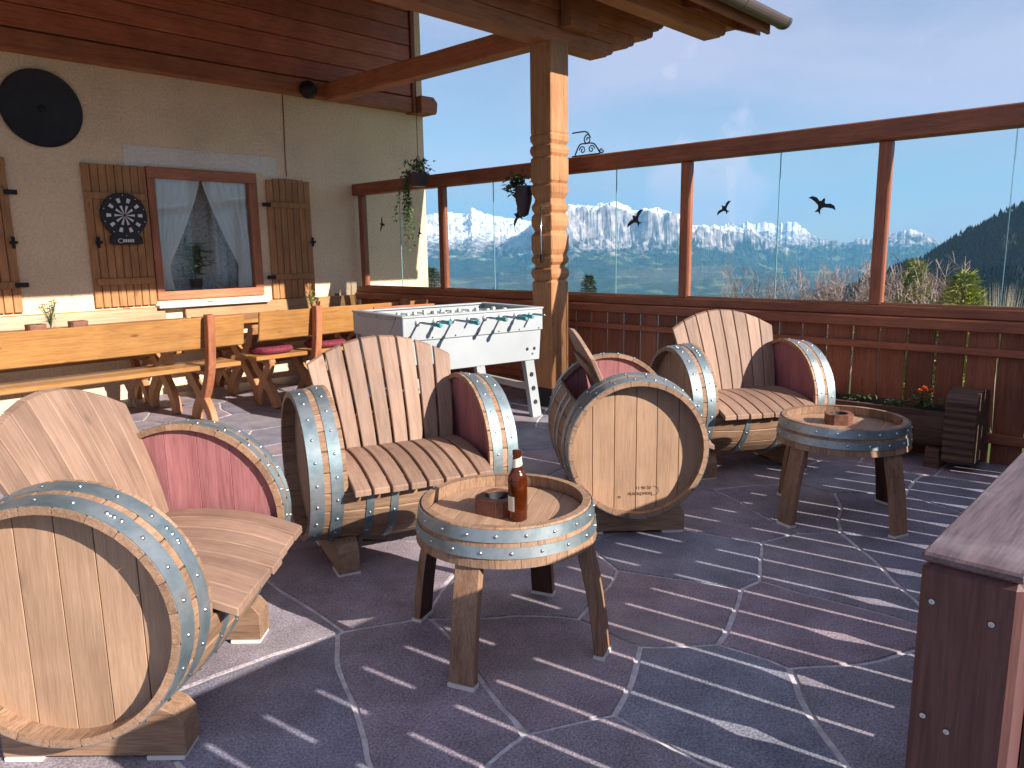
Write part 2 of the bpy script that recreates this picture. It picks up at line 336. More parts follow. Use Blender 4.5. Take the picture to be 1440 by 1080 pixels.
# ------------------------------------------------------------------ far terrain, one sheet to the horizon
def az_of(x, y): d = pdir(x, y); return math.atan2(d.y, d.x), d.z/math.hypot(d.x, d.y)
def profile(pts):
    a = sorted(az_of(x, y) for x, y in pts); return [p[0] for p in a], [p[1] for p in a]
RANGES = [  # skyline points in the photograph, ridge distance (m), front width, back width, kind
    (profile([(-500, 330), (300, 312), (480, 306), (600, 302), (625, 297), (650, 300), (663, 291), (680, 299), (700, 304), (720, 307), (750, 311), (800, 315), (850, 322), (900, 335), (980, 360)]), 21000, 9000, 4000, 0),
    (profile([(700, 350), (760, 312), (785, 293), (800, 290), (830, 291), (860, 289), (880, 292), (893, 301), (905, 298), (925, 297), (945, 300), (960, 305), (975, 316), (1000, 319), (1030, 321), (1060, 326), (1080, 338), (1120, 356)]), 17500, 7000, 4000, 1),
    (profile([(940, 345), (1000, 320), (1012, 318), (1028, 312), (1038, 318), (1050, 311), (1062, 315), (1075, 311), (1090, 316), (1102, 313), (1118, 311), (1128, 318), (1140, 328), (1152, 335), (1170, 340), (1200, 341)]), 23000, 6500, 4000, 2),
    (profile([(1090, 350), (1160, 336), (1175, 338), (1190, 342), (1212, 334), (1225, 337), (1240, 331), (1262, 325), (1280, 322), (1300, 328), (1325, 342), (1350, 344), (1440, 347), (2200, 330)]), 20000, 7500, 4000, 2),
]
def ridge(az, prof): return float(np.interp(az, prof[0], prof[1], left=-.2, right=-.2))
def far_height(az, r):
    # near slope falls away from the terrace, then the valley floor
    if r < 8: z = -.45
    elif r < 60: z = -.45-(r-8)*.17
    else: z = max(-9.3-(r-60)*.125, -600)
    if r > 40: z += 6*min(1, r/1500)*noise.noise(Vector((az*9, r*.004, 0)))
    x, y = r*math.cos(az)/1000, r*math.sin(az)/1000
    if r > 5000:
        z += 60*noise.fractal(Vector((x*.55, y*.55, 3)), .9, 2.1, 5)
        for prof, rr, wf, wb, kind in RANGES:
            e = ridge(az, prof)
            if e < -.15: continue
            rr2 = rr*(1+.03*noise.noise(Vector((az*14, kind, 0))))
            V1 = Vector((x*.8+kind*7, y*.8, kind*3.1)); V2 = Vector((x*3.1+kind, y*3.1, kind*1.7))
            crag = noise.ridged_multi_fractal(V1, .9, 2.15, 7, 1, 2)*.45-.5
            fine = noise.fractal(V2, .75, 2.1, 6)
            spire = noise.fractal(Vector((az*230, kind*5, 0)), .8, 2.1, 4)
            top = e*rr2+CAM_H+(28 if kind != 2 else 60)*spire
            if r < rr2: s = 1-(rr2-r)/wf
            else: s = 1-(r-rr2)/wb
            if s <= 0: continue
            if kind == 1:
                q = s+.075*noise.fractal(Vector((x*.9, y*.9, 8)), .9, 2.2, 5)+.02*fine
                sh = .40*max(0, q)/.70 if q < .70 else (.40+.20*(q-.70)/.06 if q < .76 else (.60+.33*(q-.76)/.05 if q < .81 else .93+.07*min(1, (q-.81)/.15)))
            elif kind == 0: sh = .58*s+.42*s**3
            else: sh = .55*s+.45*s**4
            h = -600+(top+600)*min(sh, 1)
            env = max(0, min(1, (s-.1)*1.6)); edge = min(1, abs(r-rr2)/900)
            h += env*(330*crag*edge*(1 if kind != 1 else .5)+70*fine*edge)
            z = max(z, h)
    return z
azs = list(np.arange(R(2), R(60), R(.10))) + list(np.arange(R(61), R(88), R(1))) + list(np.arange(R(90), R(360), R(6)))
rs = [3, 8, 15, 25, 40, 60, 100, 180, 320, 600, 1000, 1700, 2700, 4000, 5500, 7000, 8500] + list(np.arange(9500, 24500, 100)) + [25000, 25800]
v = []; f = []
for r in rs:
    for a in azs: v.append((r*math.cos(a), r*math.sin(a), far_height(a, r)))
na = len(azs); c0 = len(v); v.append((0, 0, -.45))
for i in range(len(rs)-1):
    for k in range(na): f.append((i*na+k, (i+1)*na+k, (i+1)*na+(k+1) % na, i*na+(k+1) % na))
for k in range(na): f.append((c0, k, (k+1) % na))
def mk_terrain():
    m, t, p = newmat('mountain_terrain')
    ge = N(t, 'ShaderNodeNewGeometry'); sp = N(t, 'ShaderNodeSeparateXYZ'); link(t, ge.outputs['Position'], sp.inputs[0]); sn = N(t, 'ShaderNodeSeparateXYZ'); link(t, ge.outputs['Normal'], sn.inputs[0])
    n1 = N(t, 'ShaderNodeTexNoise'); n1.inputs['Scale'].default_value = .0016; n1.inputs['Detail'].default_value = 10; n1.inputs['Roughness'].default_value = .62; link(t, ge.outputs['Position'], n1.inputs['Vector'])
    n2 = N(t, 'ShaderNodeTexNoise'); n2.inputs['Scale'].default_value = .008; n2.inputs['Detail'].default_value = 8; link(t, ge.outputs['Position'], n2.inputs['Vector'])
    zz = mathn(t, 'ADD', sp.outputs[2], mathn(t, 'MULTIPLY', mathn(t, 'SUBTRACT', n1.outputs[0], .5), 900))
    zz = mathn(t, 'ADD', zz, mathn(t, 'MULTIPLY', mathn(t, 'SUBTRACT', n2.outputs[0], .5), 500))
    wood_f = ramp(t, n2.outputs[0], [(.35, (.012, .024, .014)), (.6, (.036, .05, .028))])
    meadow = mixc(t, ramp(t, n1.outputs[0], [(.56, (0, 0, 0)), (.62, (1, 1, 1))]), wood_f, (.12, .15, .06))
    rock = ramp(t, n2.outputs[0], [(.33, (.19, .17, .17)), (.5, (.36, .31, .31)), (.66, (.54, .46, .45))])
    rz = N(t, 'ShaderNodeMapRange'); rz.inputs[1].default_value = -60; rz.inputs[2].default_value = 160; link(t, zz, rz.inputs[0])
    c = mixc(t, rz.outputs[0], meadow, rock)
    sz = N(t, 'ShaderNodeMapRange'); sz.inputs[1].default_value = 230; sz.inputs[2].default_value = 420; link(t, zz, sz.inputs[0])
    st = N(t, 'ShaderNodeMapRange'); st.inputs[1].default_value = .56; st.inputs[2].default_value = .80; link(t, sn.outputs[2], st.inputs[0])
    c = mixc(t, mathn(t, 'MULTIPLY', sz.outputs[0], st.outputs[0]), c, (.86, .86, .90))
    nearf = N(t, 'ShaderNodeVectorMath', operation='LENGTH'); link(t, ge.outputs['Position'], nearf.inputs[0])
    gr = N(t, 'ShaderNodeMapRange'); gr.inputs[1].default_value = 40; gr.inputs[2].default_value = 400; link(t, nearf.outputs['Value'], gr.inputs[0])
    c = mixc(t, gr.outputs[0], (.085, .11, .03), c)
    link(t, c, p.inputs['Base Color']); p.inputs['Roughness'].default_value = .95; p.inputs['Specular IOR Level'].default_value = .1
    return m
M['terrain'] = mk_terrain()
terrain = tag(link_obj('terrain', from_py('terrain', v, f, False), 'terrain'), kind='structure')

# dark wooded hill on the right of the valley
HP = profile([(1120, 425), (1200, 402), (1225, 392), (1290, 366), (1340, 337), (1400, 306), (1440, 286), (1520, 240), (1620, 205), (1800, 190), (2200, 230)])
def hill_z(az, r):
    e = float(np.interp(az, HP[0], HP[1])); rr = 1450
    s = 1-(rr-r)/650 if r < rr else 1-(r-rr)/750
    top = e*rr+CAM_H
    return -215+(top+215)*max(0, s)**.9+8*noise.noise(Vector((az*40, r*.012, 5)))
ha = list(np.arange(R(-25), R(26), R(.35))); hr = list(np.arange(800, 2200, 30)); v = []; f = []
for r in hr:
    for a in ha: v.append((r*math.cos(a), r*math.sin(a), hill_z(a, r)))
n = len(ha)
for i in range(len(hr)-1):
    for k in range(n-1): f.append((i*n+k, (i+1)*n+k, (i+1)*n+k+1, i*n+k+1))
M['hill'] = plain('forest_floor', (.014, .02, .011), .95, 0, .02, .3)
hill = tag(link_obj('wooded_hill', from_py('wooded_hill', v, f, True), 'hill'), kind='structure')
v = []; f = []
for _ in range(22000):
    a = random.uniform(R(-8), R(22)); r = random.uniform(860, 1495); z = hill_z(a, r)
    if z < -205: continue
    h = random.uniform(4.5, 9); w = h*random.uniform(.2, .3); x, y = r*math.cos(a), r*math.sin(a); b = len(v)
    for k in range(5): v.append((x+w*math.cos(k*1.2566), y+w*math.sin(k*1.2566), z-1+h*.1))
    v.append((x, y, z+h))
    for k in range(5): f.append((b+k, b+(k+1) % 5, b+5))
M['forest'] = mk_leaf('spruce_forest', (.009, .017, .010), (.026, .036, .017))
tag(link_obj('spruce_forest', from_py('spruce_forest', v, f), 'forest'), 'dense dark spruce forest covering the hill beyond the windbreak', 'forest', kind='stuff')

# ------------------------------------------------------------------ terrace floor: mortar bed and flagstones
floor = tag(box('floor', (-2.6, -1.7, -.44), (5.205, 7.42, -.006), 'mortar', None, 0), kind='structure')
FC = Vector(floor.location)
X0, X1, Y0, Y1 = -2.55, 5.195, -1.65, 7.40
seeds = []
tries = 0
while len(seeds) < 185 and tries < 20000:
    tries += 1; p = (random.uniform(X0, X1), random.uniform(Y0, Y1)); md = random.choice((.36, .50, .58, .62))
    if all((p[0]-q[0])**2+(p[1]-q[1])**2 > md*md for q in seeds): seeds.append(p)
def clip(poly, px, py, nx, ny):
    o = []
    for i in range(len(poly)):
        a, b = poly[i], poly[(i+1) % len(poly)]; da = (a[0]-px)*nx+(a[1]-py)*ny; db = (b[0]-px)*nx+(b[1]-py)*ny
        if da <= 0: o.append(a)
        if da*db < 0: t = da/(da-db); o.append((a[0]+(b[0]-a[0])*t, a[1]+(b[1]-a[1])*t))
    return o
for i, s in enumerate(seeds):
    poly = [(X0, Y0), (X1, Y0), (X1, Y1), (X0, Y1)]
    for j, q in enumerate(seeds):
        if i == j: continue
        dx, dy = q[0]-s[0], q[1]-s[1]; d = math.hypot(dx, dy)
        if d > 2.2: continue
        nx, ny = dx/d, dy/d; g = .0075+.006*noise.noise(Vector((i+j, i*j*.37, 0)))
        poly = clip(poly, (s[0]+q[0])/2-nx*g, (s[1]+q[1])/2-ny*g, nx, ny)
        if len(poly) < 3: break
    if len(poly) < 3: continue
    pts = []
    for k in range(len(poly)):          # wander along each joint, identically on both sides of it
        a, b = Vector(poly[k]), Vector(poly[(k+1) % len(poly)]); L = (b-a).length; nseg = max(1, int(L/.07))
        for t in range(nseg):
            p = a+(b-a)*(t/nseg); w = noise.noise_vector(Vector((p.x*2.6, p.y*2.6, 1)))*.045+noise.noise_vector(Vector((p.x*14, p.y*14, 4)))*.008
            pts.append((p.x+w.x, p.y+w.y))
    cx, cy = s; tilt = (random.uniform(-.0012, .0012), random.uniform(-.0012, .0012)); dz = random.uniform(-.0012, .0008); n = len(pts)
    top = [(x-cx, y-cy) for x, y in pts]; vv = []
    for sc, z in ((1, -.025), (1, -.004), (.988, 0)):
        for x, y in top: vv.append((x*sc, y*sc, z+dz+x*tilt[0]+y*tilt[1]))
    ff = [tuple(2*n+k for k in range(n))]
    for l in (0, 1):
        for k in range(n): ff.append((l*n+k, l*n+(k+1) % n, (l+1)*n+(k+1) % n, (l+1)*n+k))
    link_obj('flagstone', from_py('flagstone', vv, ff), 'stone', floor, Vector((cx, cy, 0))-FC)

# ------------------------------------------------------------------ the house
YW = 7.42
house = thing('farmhouse', 'cream plastered farmhouse wall with wooden shutters and brown boarded upper storey', 'house', (2, YW, 0))
def hl(x, y, z): return (x-2, y-YW, z)
def hbox(name, lo, hi, mat, parent=house, bev=.004): return box(name, hl(*lo), hl(*hi), mat, parent, bev)
wx0, wx1, wz0, wz1 = 2.90, 3.97, .93, 2.11       # window hole
bm = bmesh.new()
xs = (-4, wx0, wx1, 6.27); zs = (-.45, wz0, wz1, 5.2)
for y in (0, .32):
    G = [[bm.verts.new((x-2, y, z)) for z in zs] for x in xs]
    for i in range(3):
        for k in range(3):
            if (i, k) != (1, 1): bm.faces.new((G[i][k], G[i+1][k], G[i+1][k+1], G[i][k+1]))
bm.verts.ensure_lookup_table()
VV = list(bm.verts); idx = lambda s, i, k: VV[s*16+i*4+k]
for a, b in (((1, 1), (2, 1)), ((2, 1), (2, 2)), ((2, 2), (1, 2)), ((1, 2), (1, 1)), ((0, 0), (3, 0)), ((3, 0), (3, 3)), ((3, 3), (0, 3)), ((0, 3), (0, 0))):
    if a[0] == 0 and b[0] == 3 or a[0] == 3 and b[0] == 0 or a[1] in (0, 3) and b[1] in (0, 3) and a[0] == b[0]:
        # outer rim in three steps
        st = [(a[0]+(b[0]-a[0])*t//3, a[1]+(b[1]-a[1])*t//3) for t in range(4)]
        for p, q in zip(st, st[1:]): bm.faces.new((idx(0, *p), idx(0, *q), idx(1, *q), idx(1, *p)))
    else: bm.faces.new((idx(0, *a), idx(0, *b), idx(1, *b), idx(1, *a)))
link_obj('wall', from_bm('wall', bm), 'plaster', house)
# room behind the window
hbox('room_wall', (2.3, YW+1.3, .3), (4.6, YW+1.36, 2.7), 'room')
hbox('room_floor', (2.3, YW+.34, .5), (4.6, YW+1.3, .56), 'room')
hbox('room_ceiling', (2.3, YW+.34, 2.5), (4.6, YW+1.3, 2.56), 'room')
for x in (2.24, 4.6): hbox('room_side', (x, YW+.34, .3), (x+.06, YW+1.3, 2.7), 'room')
# plaster band over the window
pts = [(2.71, 2.325), (4.23, 2.325), (4.23, 2.12), (4.06, 2.12), (4.06, 2.163), (2.88, 2.163), (2.88, 2.14), (2.71, 2.14)]
prism('window_band', [(x-2, z) for x, z in pts], -.006, .05, 'y', 'smooth', house)
# window: frame, sash, pane
win = hbox('window', (2.885, YW-.03, 2.045), (3.985, YW+.05, 2.145), 'red_x'); win.name = 'window'
wl = Vector(win.location)
def wbox(name, lo, hi, mat, bev=.004):
    return box(name, Vector(hl(*lo))-wl, Vector(hl(*hi))-wl, mat, win, bev)
wbox('frame_stile', (2.885, YW-.03, .985), (2.955, YW+.05, 2.045), 'red_z'); wbox('frame_stile', (3.895, YW-.03, .985), (3.985, YW+.05, 2.045), 'red_z')
wbox('frame_rail', (2.885, YW-.03, .905), (3.985, YW+.05, .985), 'red_x')
wbox('pane', (2.955, YW+.005, .985), (3.895, YW+.011, 2.045), 'winglass', 0)
wbox('sill', (2.86, YW-.11, .83), (4.0, YW+.02, .86), 'smooth', .006)
def shutter(x0, x1, z0, z1, arch, nb):
    root = hbox('shutter', (x0, YW-.055, z1-.31), (x1-.03, YW-.035, z1-.25), 'shutter')
    root.name = 'shutter'; rl = Vector(root.location)
    w = (x1-x0)/nb
    for i in range(nb):
        a = x0+i*w+.0025; b = x0+(i+1)*w-.0025; t = z1-(arch*abs((i+.5)/nb-.5)**2*2 if arch else 0)-random.uniform(0, .004)
        o = box('plank', Vector(hl(a, YW-.034, z0))-rl, Vector(hl(b, YW-.008, t))-rl, 'shutter', root, .004)
    box('batten', Vector(hl(x0+.03, YW-.055, z0+.2))-rl, Vector(hl(x1-.02, YW-.035, z0+.26))-rl, 'shutter', root, .005)
    return root, rl
for x0, x1, z0, z1, arch, nb in ((2.33, 2.875, .868, 2.14, 0, 8), (4.085, 4.60, .852, 2.115, .06, 7), (1.22, 1.765, .868, 2.14, 0, 8)):
    sh, rl = shutter(x0, x1, z0, z1, arch, nb)
    if x0 != 2.33:
     hx = {2.33: 2.85, 4.085: 4.06, 1.22: 1.77}[x0]
     for hz in (z0+.23, z1-.28): box('hinge', Vector(hl(hx-.05, YW-.066, hz-.02))-rl, Vector(hl(hx+.05, YW-.056, hz+.02))-rl, 'iron', sh, .004)
    lx = x0+.07 if x0 == 2.33 else x1-.02
    bm = bmesh.new(); bm_box(bm, (lx-.012, -.075, -.05), (lx+.012, -.058, .05), .004); bm_box(bm, (lx-.03, -.085, -.012), (lx+.03, -.07, .012), .004)
    link_obj('latch', from_bm('latch', bm), 'iron', sh, (-2-rl.x, -rl.y, 1.45-rl.z))
# beam under the boarded upper storey and the boards themselves
hbox('wall_plate', (-4, YW-.13, 2.975), (6.02, YW+.0, 3.14), 'red_x', house, .008)
for i in range(10):
    z = 3.15+i*.188
    hbox('cladding_board', (-4, YW-.125-.002*(i % 2), z+.003), (6.0, YW-.085, z+.185), 'clad_x', house, .007)
hbox('corner_board', (6.003, YW-.15, 2.96), (6.06, YW-.01, 5.1), 'brown_z')
prism('beam_end', [(6.07-2, 2.965), (6.30-2, 2.965), (6.32-2, 3.0), (6.33-2, 3.10), (6.27-2, 3.16), (6.07-2, 3.16)], -.22, .05, 'y', 'red_x', house, .006)
# things on the wall
disc = thing('wall_disc', 'large plain black round disc hung high on the plaster wall', 'wall disc', (2.083, YW-.002, 2.558))
link_obj('plate', lathe_mesh('plate', [(0, .004), (.29, .004), (.31, .012), (.315, .026), (.308, .032), (.29, .026), (0, .022)], 48), 'black', disc, rot=(PI/2, 0, 0))
link_obj('hub', lathe_mesh('hub', [(0, .022), (.03, .022), (.026, .03), (0, .032)], 16), 'iron', disc, rot=(PI/2, 0, 0))
bpy.context.view_layer.update()
# dartboard on the shutter
dart = thing('dartboard', 'round black and white dartboard hung on the left window shutter', 'dartboard', (2.636, YW-.056, 1.69))
rr = .2; out = [(rr*math.sin(a), rr*math.cos(a)) for a in np.linspace(-2.55, 2.55, 40)] + [(.135, -.19), (.145, -.25), (.10, -.262), (-.10, -.262), (-.145, -.25), (-.135, -.19)]
prism('board', out, -.028, 0, 'y', 'black', dart, .004)
v = []; f = []
def wedge(a, h, r0, r1):
    b = len(v); k = 3
    for i in range(k+1):
        t = a-h+2*h*i/k
        v.append((r0*math.sin(t), -.0305, r0*math.cos(t))); v.append((r1*math.sin(t), -.0305, r1*math.cos(t)))
    for i in range(k): f.append((b+2*i, b+2*i+1, b+2*i+3, b+2*i+2))
for k in range(20):
    a = 2*PI*k/20
    if k % 2: wedge(a, .105, .115, .155); wedge(a, .125, .012, .088)
    else: wedge(a, .022, .176, .184)
link_obj('score_print', from_py('score_print', v, f), 'whitep', dart)
v = []; f = []
for i in range(13):
    t = .7+i*(2*PI-1.4)/12
    for q in (.020, .027 if 0 < i < 12 else .021): v.append((-.055+q*math.cos(t)*.9, -.0305, -.226+q*math.sin(t)*.75))
for i in range(12): f.append((2*i, 2*i+1, 2*i+3, 2*i+2))
for i in range(5):
    b = len(v); x = -.035+i*.02; v += [(x, -.0305, -.24), (x+.014, -.0305, -.24), (x+.014, -.0305, -.212), (x, -.0305, -.212)]; f.append((b, b+1, b+2, b+3))
link_obj('maker_mark', from_py('maker_mark', v, f), 'whitep', dart)
# loudspeaker and cable
spk = thing('loudspeaker', 'small round black loudspeaker under the tie beam at the wall', 'loudspeaker', (4.57, YW-.15, 3.03))
link_obj('housing', lathe_mesh('housing', [(0, .10), (.05, .095), (.085, .06), (.092, .02), (.085, -.02), (.06, -.05), (0, -.055)], 24), 'black', spk, rot=(PI/2+.3, .2, 0))
link_obj('grille', lathe_mesh('grille', [(0, .112), (.04, .108), (.05, .098)], 20), 'rubber', spk, rot=(PI/2+.3, .2, 0))
tag(tube('wall_cable', [(4.36, YW-.004, 2.97), (4.355, YW-.005, 2.7), (4.345, YW-.004, 2.4), (4.345, YW-.006, 2.14)], .005, 'brown_z'), 'thin brown cable running down the plaster above the right shutter', 'cable')
# curtains, drape and plant in the window
def curtain(name, mat, fx, z0, z1, y, label, amp, waves):
    nu, nv = 40, 26; v = []; f = []
    for j in range(nv+1):
        t = j/nv; z = z1+(z0-z1)*t; a, b = fx(t)
        for i in range(nu+1):
            u = i/nu; v.append((a+(b-a)*u, y+amp*(.35+.65*min(1, .25/abs(b-a)))*math.sin(u*waves*2*PI+t*1.5)+.004*math.sin(u*41), z))
    for j in range(nv):
        for i in range(nu): f.append((j*(nu+1)+i, j*(nu+1)+i+1, (j+1)*(nu+1)+i+1, (j+1)*(nu+1)+i))
    return tag(link_obj(name, from_py(name, v, f, True), mat), label, 'curtain', 'curtains in the window')
def lf(t): return (2.95, 3.42-(.36*min(1, t/.78)**1.25) if t < .78 else 3.06+.03*(t-.78)/.22)
def rf(t): return (3.44+(.33*min(1, t/.78)**1.2) if t < .78 else 3.77-.02*(t-.78)/.22, 3.90)
def scallop(c): return c
curtain('lace_curtain', 'lace', lf, .99, 2.05, YW+.06, 'white lace curtain gathered to the dartboard side of the window', .018, 6)
curtain('lace_curtain', 'lace', rf, .99, 2.05, YW+.06, 'white lace curtain gathered to the side away from the dartboard', .018, 6)
curtain('drape', 'drape', lambda t: (2.92, 3.95), .96, 2.08, YW+.25, 'grey woven drape hanging behind the lace curtains', .03, 11)
def leaf(v, f, p, d, w, l, up=Vector((0, 0, 1))):
    d = Vector(d).normalized(); s = d.cross(up); s = s.normalized() if s.length > 1e-3 else Vector((1, 0, 0)); nn = s.cross(d); b = len(v); p = Vector(p)
    v += [p, p+d*l*.45+s*w*.5+nn*l*.05, p+d*l-nn*l*.08, p+d*l*.45-s*w*.5+nn*l*.05]; f += [(b, b+1, b+2), (b, b+2, b+3)]
def plant_mesh(name, n, gen):
    v = []; f = []
    for _ in range(n): leaf(v, f, *gen())
    return from_py(name, v, f)
pl = thing('window_plant', 'leafy potted plant standing inside the window between the curtains', 'plant', (3.36, YW+.19, .99))
link_obj('pot', lathe_mesh('pot', [(0, 0), (.05, 0), (.065, .1), (.058, .1), (.0, .09)], 16), 'pot', pl)
bm = bmesh.new()
for k in range(4): tube_bm(bm, [(0, 0, .09), (random.uniform(-.05, .05), .0, .25), (random.uniform(-.1, .12), random.uniform(-.02, .02), .42)], .005, 5)
link_obj('stem', from_bm('stem', bm), 'leaf', pl)
link_obj('foliage', plant_mesh('foliage', 130, lambda: ((random.gauss(0, .06), random.gauss(0, .015), random.uniform(.12, .44)), (random.gauss(0, 1), random.gauss(0, .35), random.uniform(-.3, .6)), .025, random.uniform(.07, .12))), 'leaf', pl)

# ------------------------------------------------------------------ porch roof on its carved post
porch = thing('porch_roof', 'brown timber porch roof on one carved square post with gutter', 'porch', (4.866, 4.165, 0))
PL = Vector(porch.location)
def pbox(name, lo, hi, mat, bev=.006, parent=porch): return box(name, Vector(lo)-PL, Vector(hi)-PL, mat, parent, bev)
# carved post: square section whose half-width swings along the height
prof = [(.0, .118), (.17, .118), (.172, .110), (.80, .110), (1.055, .110), (1.075, .095), (1.10, .112), (1.13, .118), (1.165, .112), (1.18, .092), (1.20, .092), (1.225, .112), (1.255, .115), (1.285, .100),
        (1.30, .106), (1.33, .114), (1.44, .114), (1.465, .098), (1.48, .092), (1.52, .110), (1.56, .114), (1.60, .110), (1.625, .094), (1.65, .108), (1.68, .112), (1.715, .093), (1.74, .09), (1.79, .11), (1.84, .116), (1.862, .10),
        (1.885, .113), (2.06, .113), (2.075, .100), (2.10, .114), (2.13, .118), (2.158, .112), (2.17, .098), (2.20, .114), (2.235, .117), (2.255, .108), (2.265, .112), (2.945, .112)]
v = []; f = []
for z, h in prof: v += [(-h, -h, z), (h, -h, z), (h, h, z), (-h, h, z)]
for i in range(len(prof)-1):
    for k in range(4): f.append((i*4+k, i*4+(k+1) % 4, i*4+4+(k+1) % 4, i*4+4+k))
f += [(3, 2, 1, 0), tuple(4*(len(prof)-1)+k for k in range(4))]
bm = bmesh.new(); me = from_py('post', v, f); bm.from_mesh(me)
es = [e for e in bm.edges if abs((e.verts[0].co-e.verts[1].co).z) > 1e-4 and abs(e.verts[0].co.x*e.verts[0].co.y) > 1e-6]
bmesh.ops.bevel(bm, geom=es, offset=.006, segments=1, affect='EDGES')
post = link_obj('post', from_bm('post', bm), 'larch_z', porch)
pbox('post_shoe', (4.745, 4.044, .0), (4.987, 4.286, .165), 'black', .004)
# purlin stack along the eaves direction with stepped, carved ends
def carved_end(name, x1, y0, y1, z0, z1, x0=-3.2, mat='red_x'):
    h = z1-z0
    o = [(x0, z0), (x1-.10, z0), (x1-.085, z0+.02)] + [(x1-.085+.085*math.sin(t), z0+.02+(h*.55-.02)*(1-math.cos(t))) for t in (.5, .9, 1.3, PI/2)] + [(x1, z0+h*.62), (x1, z1), (x0, z1)]
    return prism(name, [(x-PL.x, z) for x, z in o], y0-PL.y, y1-PL.y, 'y', mat, porch, .005)
carved_end('purlin', 5.62, 4.075, 4.255, 2.946, 3.065)
carved_end('purlin', 5.93, 4.07, 4.26, 3.068, 3.185)
carved_end('purlin', 6.22, 4.065, 4.265, 3.188, 3.30)
carved_end('purlin', 6.42, 4.07, 4.26, 3.303, 3.50)
carved_end('eave_purlin', 6.45, 3.46, 3.62, 3.135, 3.245)
carved_end('eave_purlin', 6.72, 3.455, 3.625, 3.248, 3.35)
pbox('tie_beam', (4.79, 4.258, 2.95), (4.945, YW-.13, 3.125), 'red_y', .008)
pbox('tie_beam', (.2, 4.258, 2.95), (.36, YW-.13, 3.125), 'red_y', .008)
# bracket stub on the post
prism('bracket', [(-.02, 3.05), (.25, 3.05), (.33, 3.09), (.35, 3.16), (.35, 3.30), (-.02, 3.30)], -.32, -.21, 'y', 'red_x', porch, .006, (.03, .1, 0))
# roof slope: rafters, boards, gutter, tiles
SL = .40
def roof_z(y): return 3.285+(y-3.2)*SL
for i, x in enumerate(np.arange(-2.8, 6.75, .95)):
    y0, y1 = 3.28, YW-.13
    prism('rafter', [(y0-PL.y, roof_z(y0)-.13), (y1-PL.y, roof_z(y1)-.13), (y1-PL.y, roof_z(y1)-.012), (y0-PL.y, roof_z(y0)-.012)], -.05, .05, 'x', 'brown_y', porch, .004, (x-PL.x, 0, 0))
nb = 20
for i in range(nb):
    y0 = 3.2+(YW-.14-3.2)*i/nb; y1 = 3.2+(YW-.14-3.2)*(i+1)/nb-.004
    prism('roof_board', [(y0-PL.y, roof_z(y0)), (y1-PL.y, roof_z(y1)), (y1-PL.y, roof_z(y1)+.025), (y0-PL.y, roof_z(y0)+.025)], -3.2-PL.x, 6.72-PL.x, 'x', 'larch_x', porch)  # unseen underside, set in paler larch to bounce warm light onto the wall
pbox('fascia', (-3.2, 3.165, 3.17), (6.70, 3.196, 3.31), 'brown_x')
gp = [(.075*math.cos(a), .075*math.sin(a)) for a in np.linspace(PI, 2*PI, 12)] + [(.068*math.cos(a), .068*math.sin(a)) for a in np.linspace(2*PI, PI, 12)]
gut = prism('gutter', gp, -3.25-PL.x, 6.80-PL.x, 'x', 'zinc', porch, 0, (0, 3.085-PL.y, 3.285))
for x in np.arange(-2.6, 6.8, .78): prism('gutter_strap', [(.079*math.cos(a), .079*math.sin(a)) for a in np.linspace(PI, 2*PI, 12)] + [(.0755*math.cos(a), .0755*math.sin(a)) for a in np.linspace(2*PI, PI, 12)], x-PL.x-.012, x-PL.x+.012, 'x', 'zinc', gut)
gcap = prism('gutter_end', [(.074*math.cos(a), .074*math.sin(a)) for a in np.linspace(PI, 2*PI, 14)], 6.795-PL.x, 6.799-PL.x, 'x', 'zinc', gut)
tm = prism_mesh('tile', [(0, 0), (.10, .022), (.20, 0), (.20, .012), (.10, .034), (0, .012)], 0, .42, 'y')
cnt = 0
for j in range(2):
    for i in range(36):
        y = 3.12+j*.36; x = -.55+i*.2
        link_obj('tile', tm, 'tile', porch, (x-PL.x, y-PL.y, roof_z(y)+.034+j*.004), (math.atan(SL), 0, 0)); cnt += 1
y0, y1 = 3.84, YW-.14
prism('roof_cover', [(y0-PL.y, roof_z(y0)+.03), (y1-PL.y, roof_z(y1)+.03), (y1-PL.y, roof_z(y1)+.06), (y0-PL.y, roof_z(y0)+.06)], -3.2-PL.x, 6.74-PL.x, 'x', 'tile', porch)

# ------------------------------------------------------------------ glazed windbreak along the far side
XF = 5.2
wb = thing('windbreak', 'brown timber windbreak with tall glass panes above a boarded base', 'windbreak', (XF, 3.6, 0))
WL = Vector(wb.location)
def fbox(name, lo, hi, mat, bev=.005, parent=wb): return box(name, Vector(lo)-WL-(Vector(parent.location) if parent is not wb else Vector()), Vector(hi)-WL-(Vector(parent.location) if parent is not wb else Vector()), mat, parent, bev)
fbox('top_rail', (XF-.035, -.1, 1.972), (XF+.085, YW-.005, 2.10), 'brown_y', .008)
fbox('sill_rail', (XF-.02, -.1, .872), (XF+.075, YW-.005, .936), 'brown_y', .006)
fbox('ledge_rail', (XF-.055, -.1, .798), (XF+.04, YW-.005, .869), 'brown_y', .008)
fbox('middle_rail', (XF-.035, -.1, .655), (XF+.008, YW-.005, .703), 'brown_y', .006)
fbox('bottom_rail', (XF-.035, -.1, .13), (XF+.008, YW-.005, .19), 'brown_y', .006)
MU = [7.31, 5.92, 4.50, 3.09, 1.66, .24]
for y in MU: fbox('mullion', (XF-.005, y-.038, .937), (XF+.065, y+.038, 1.971), 'brown_z', .006)
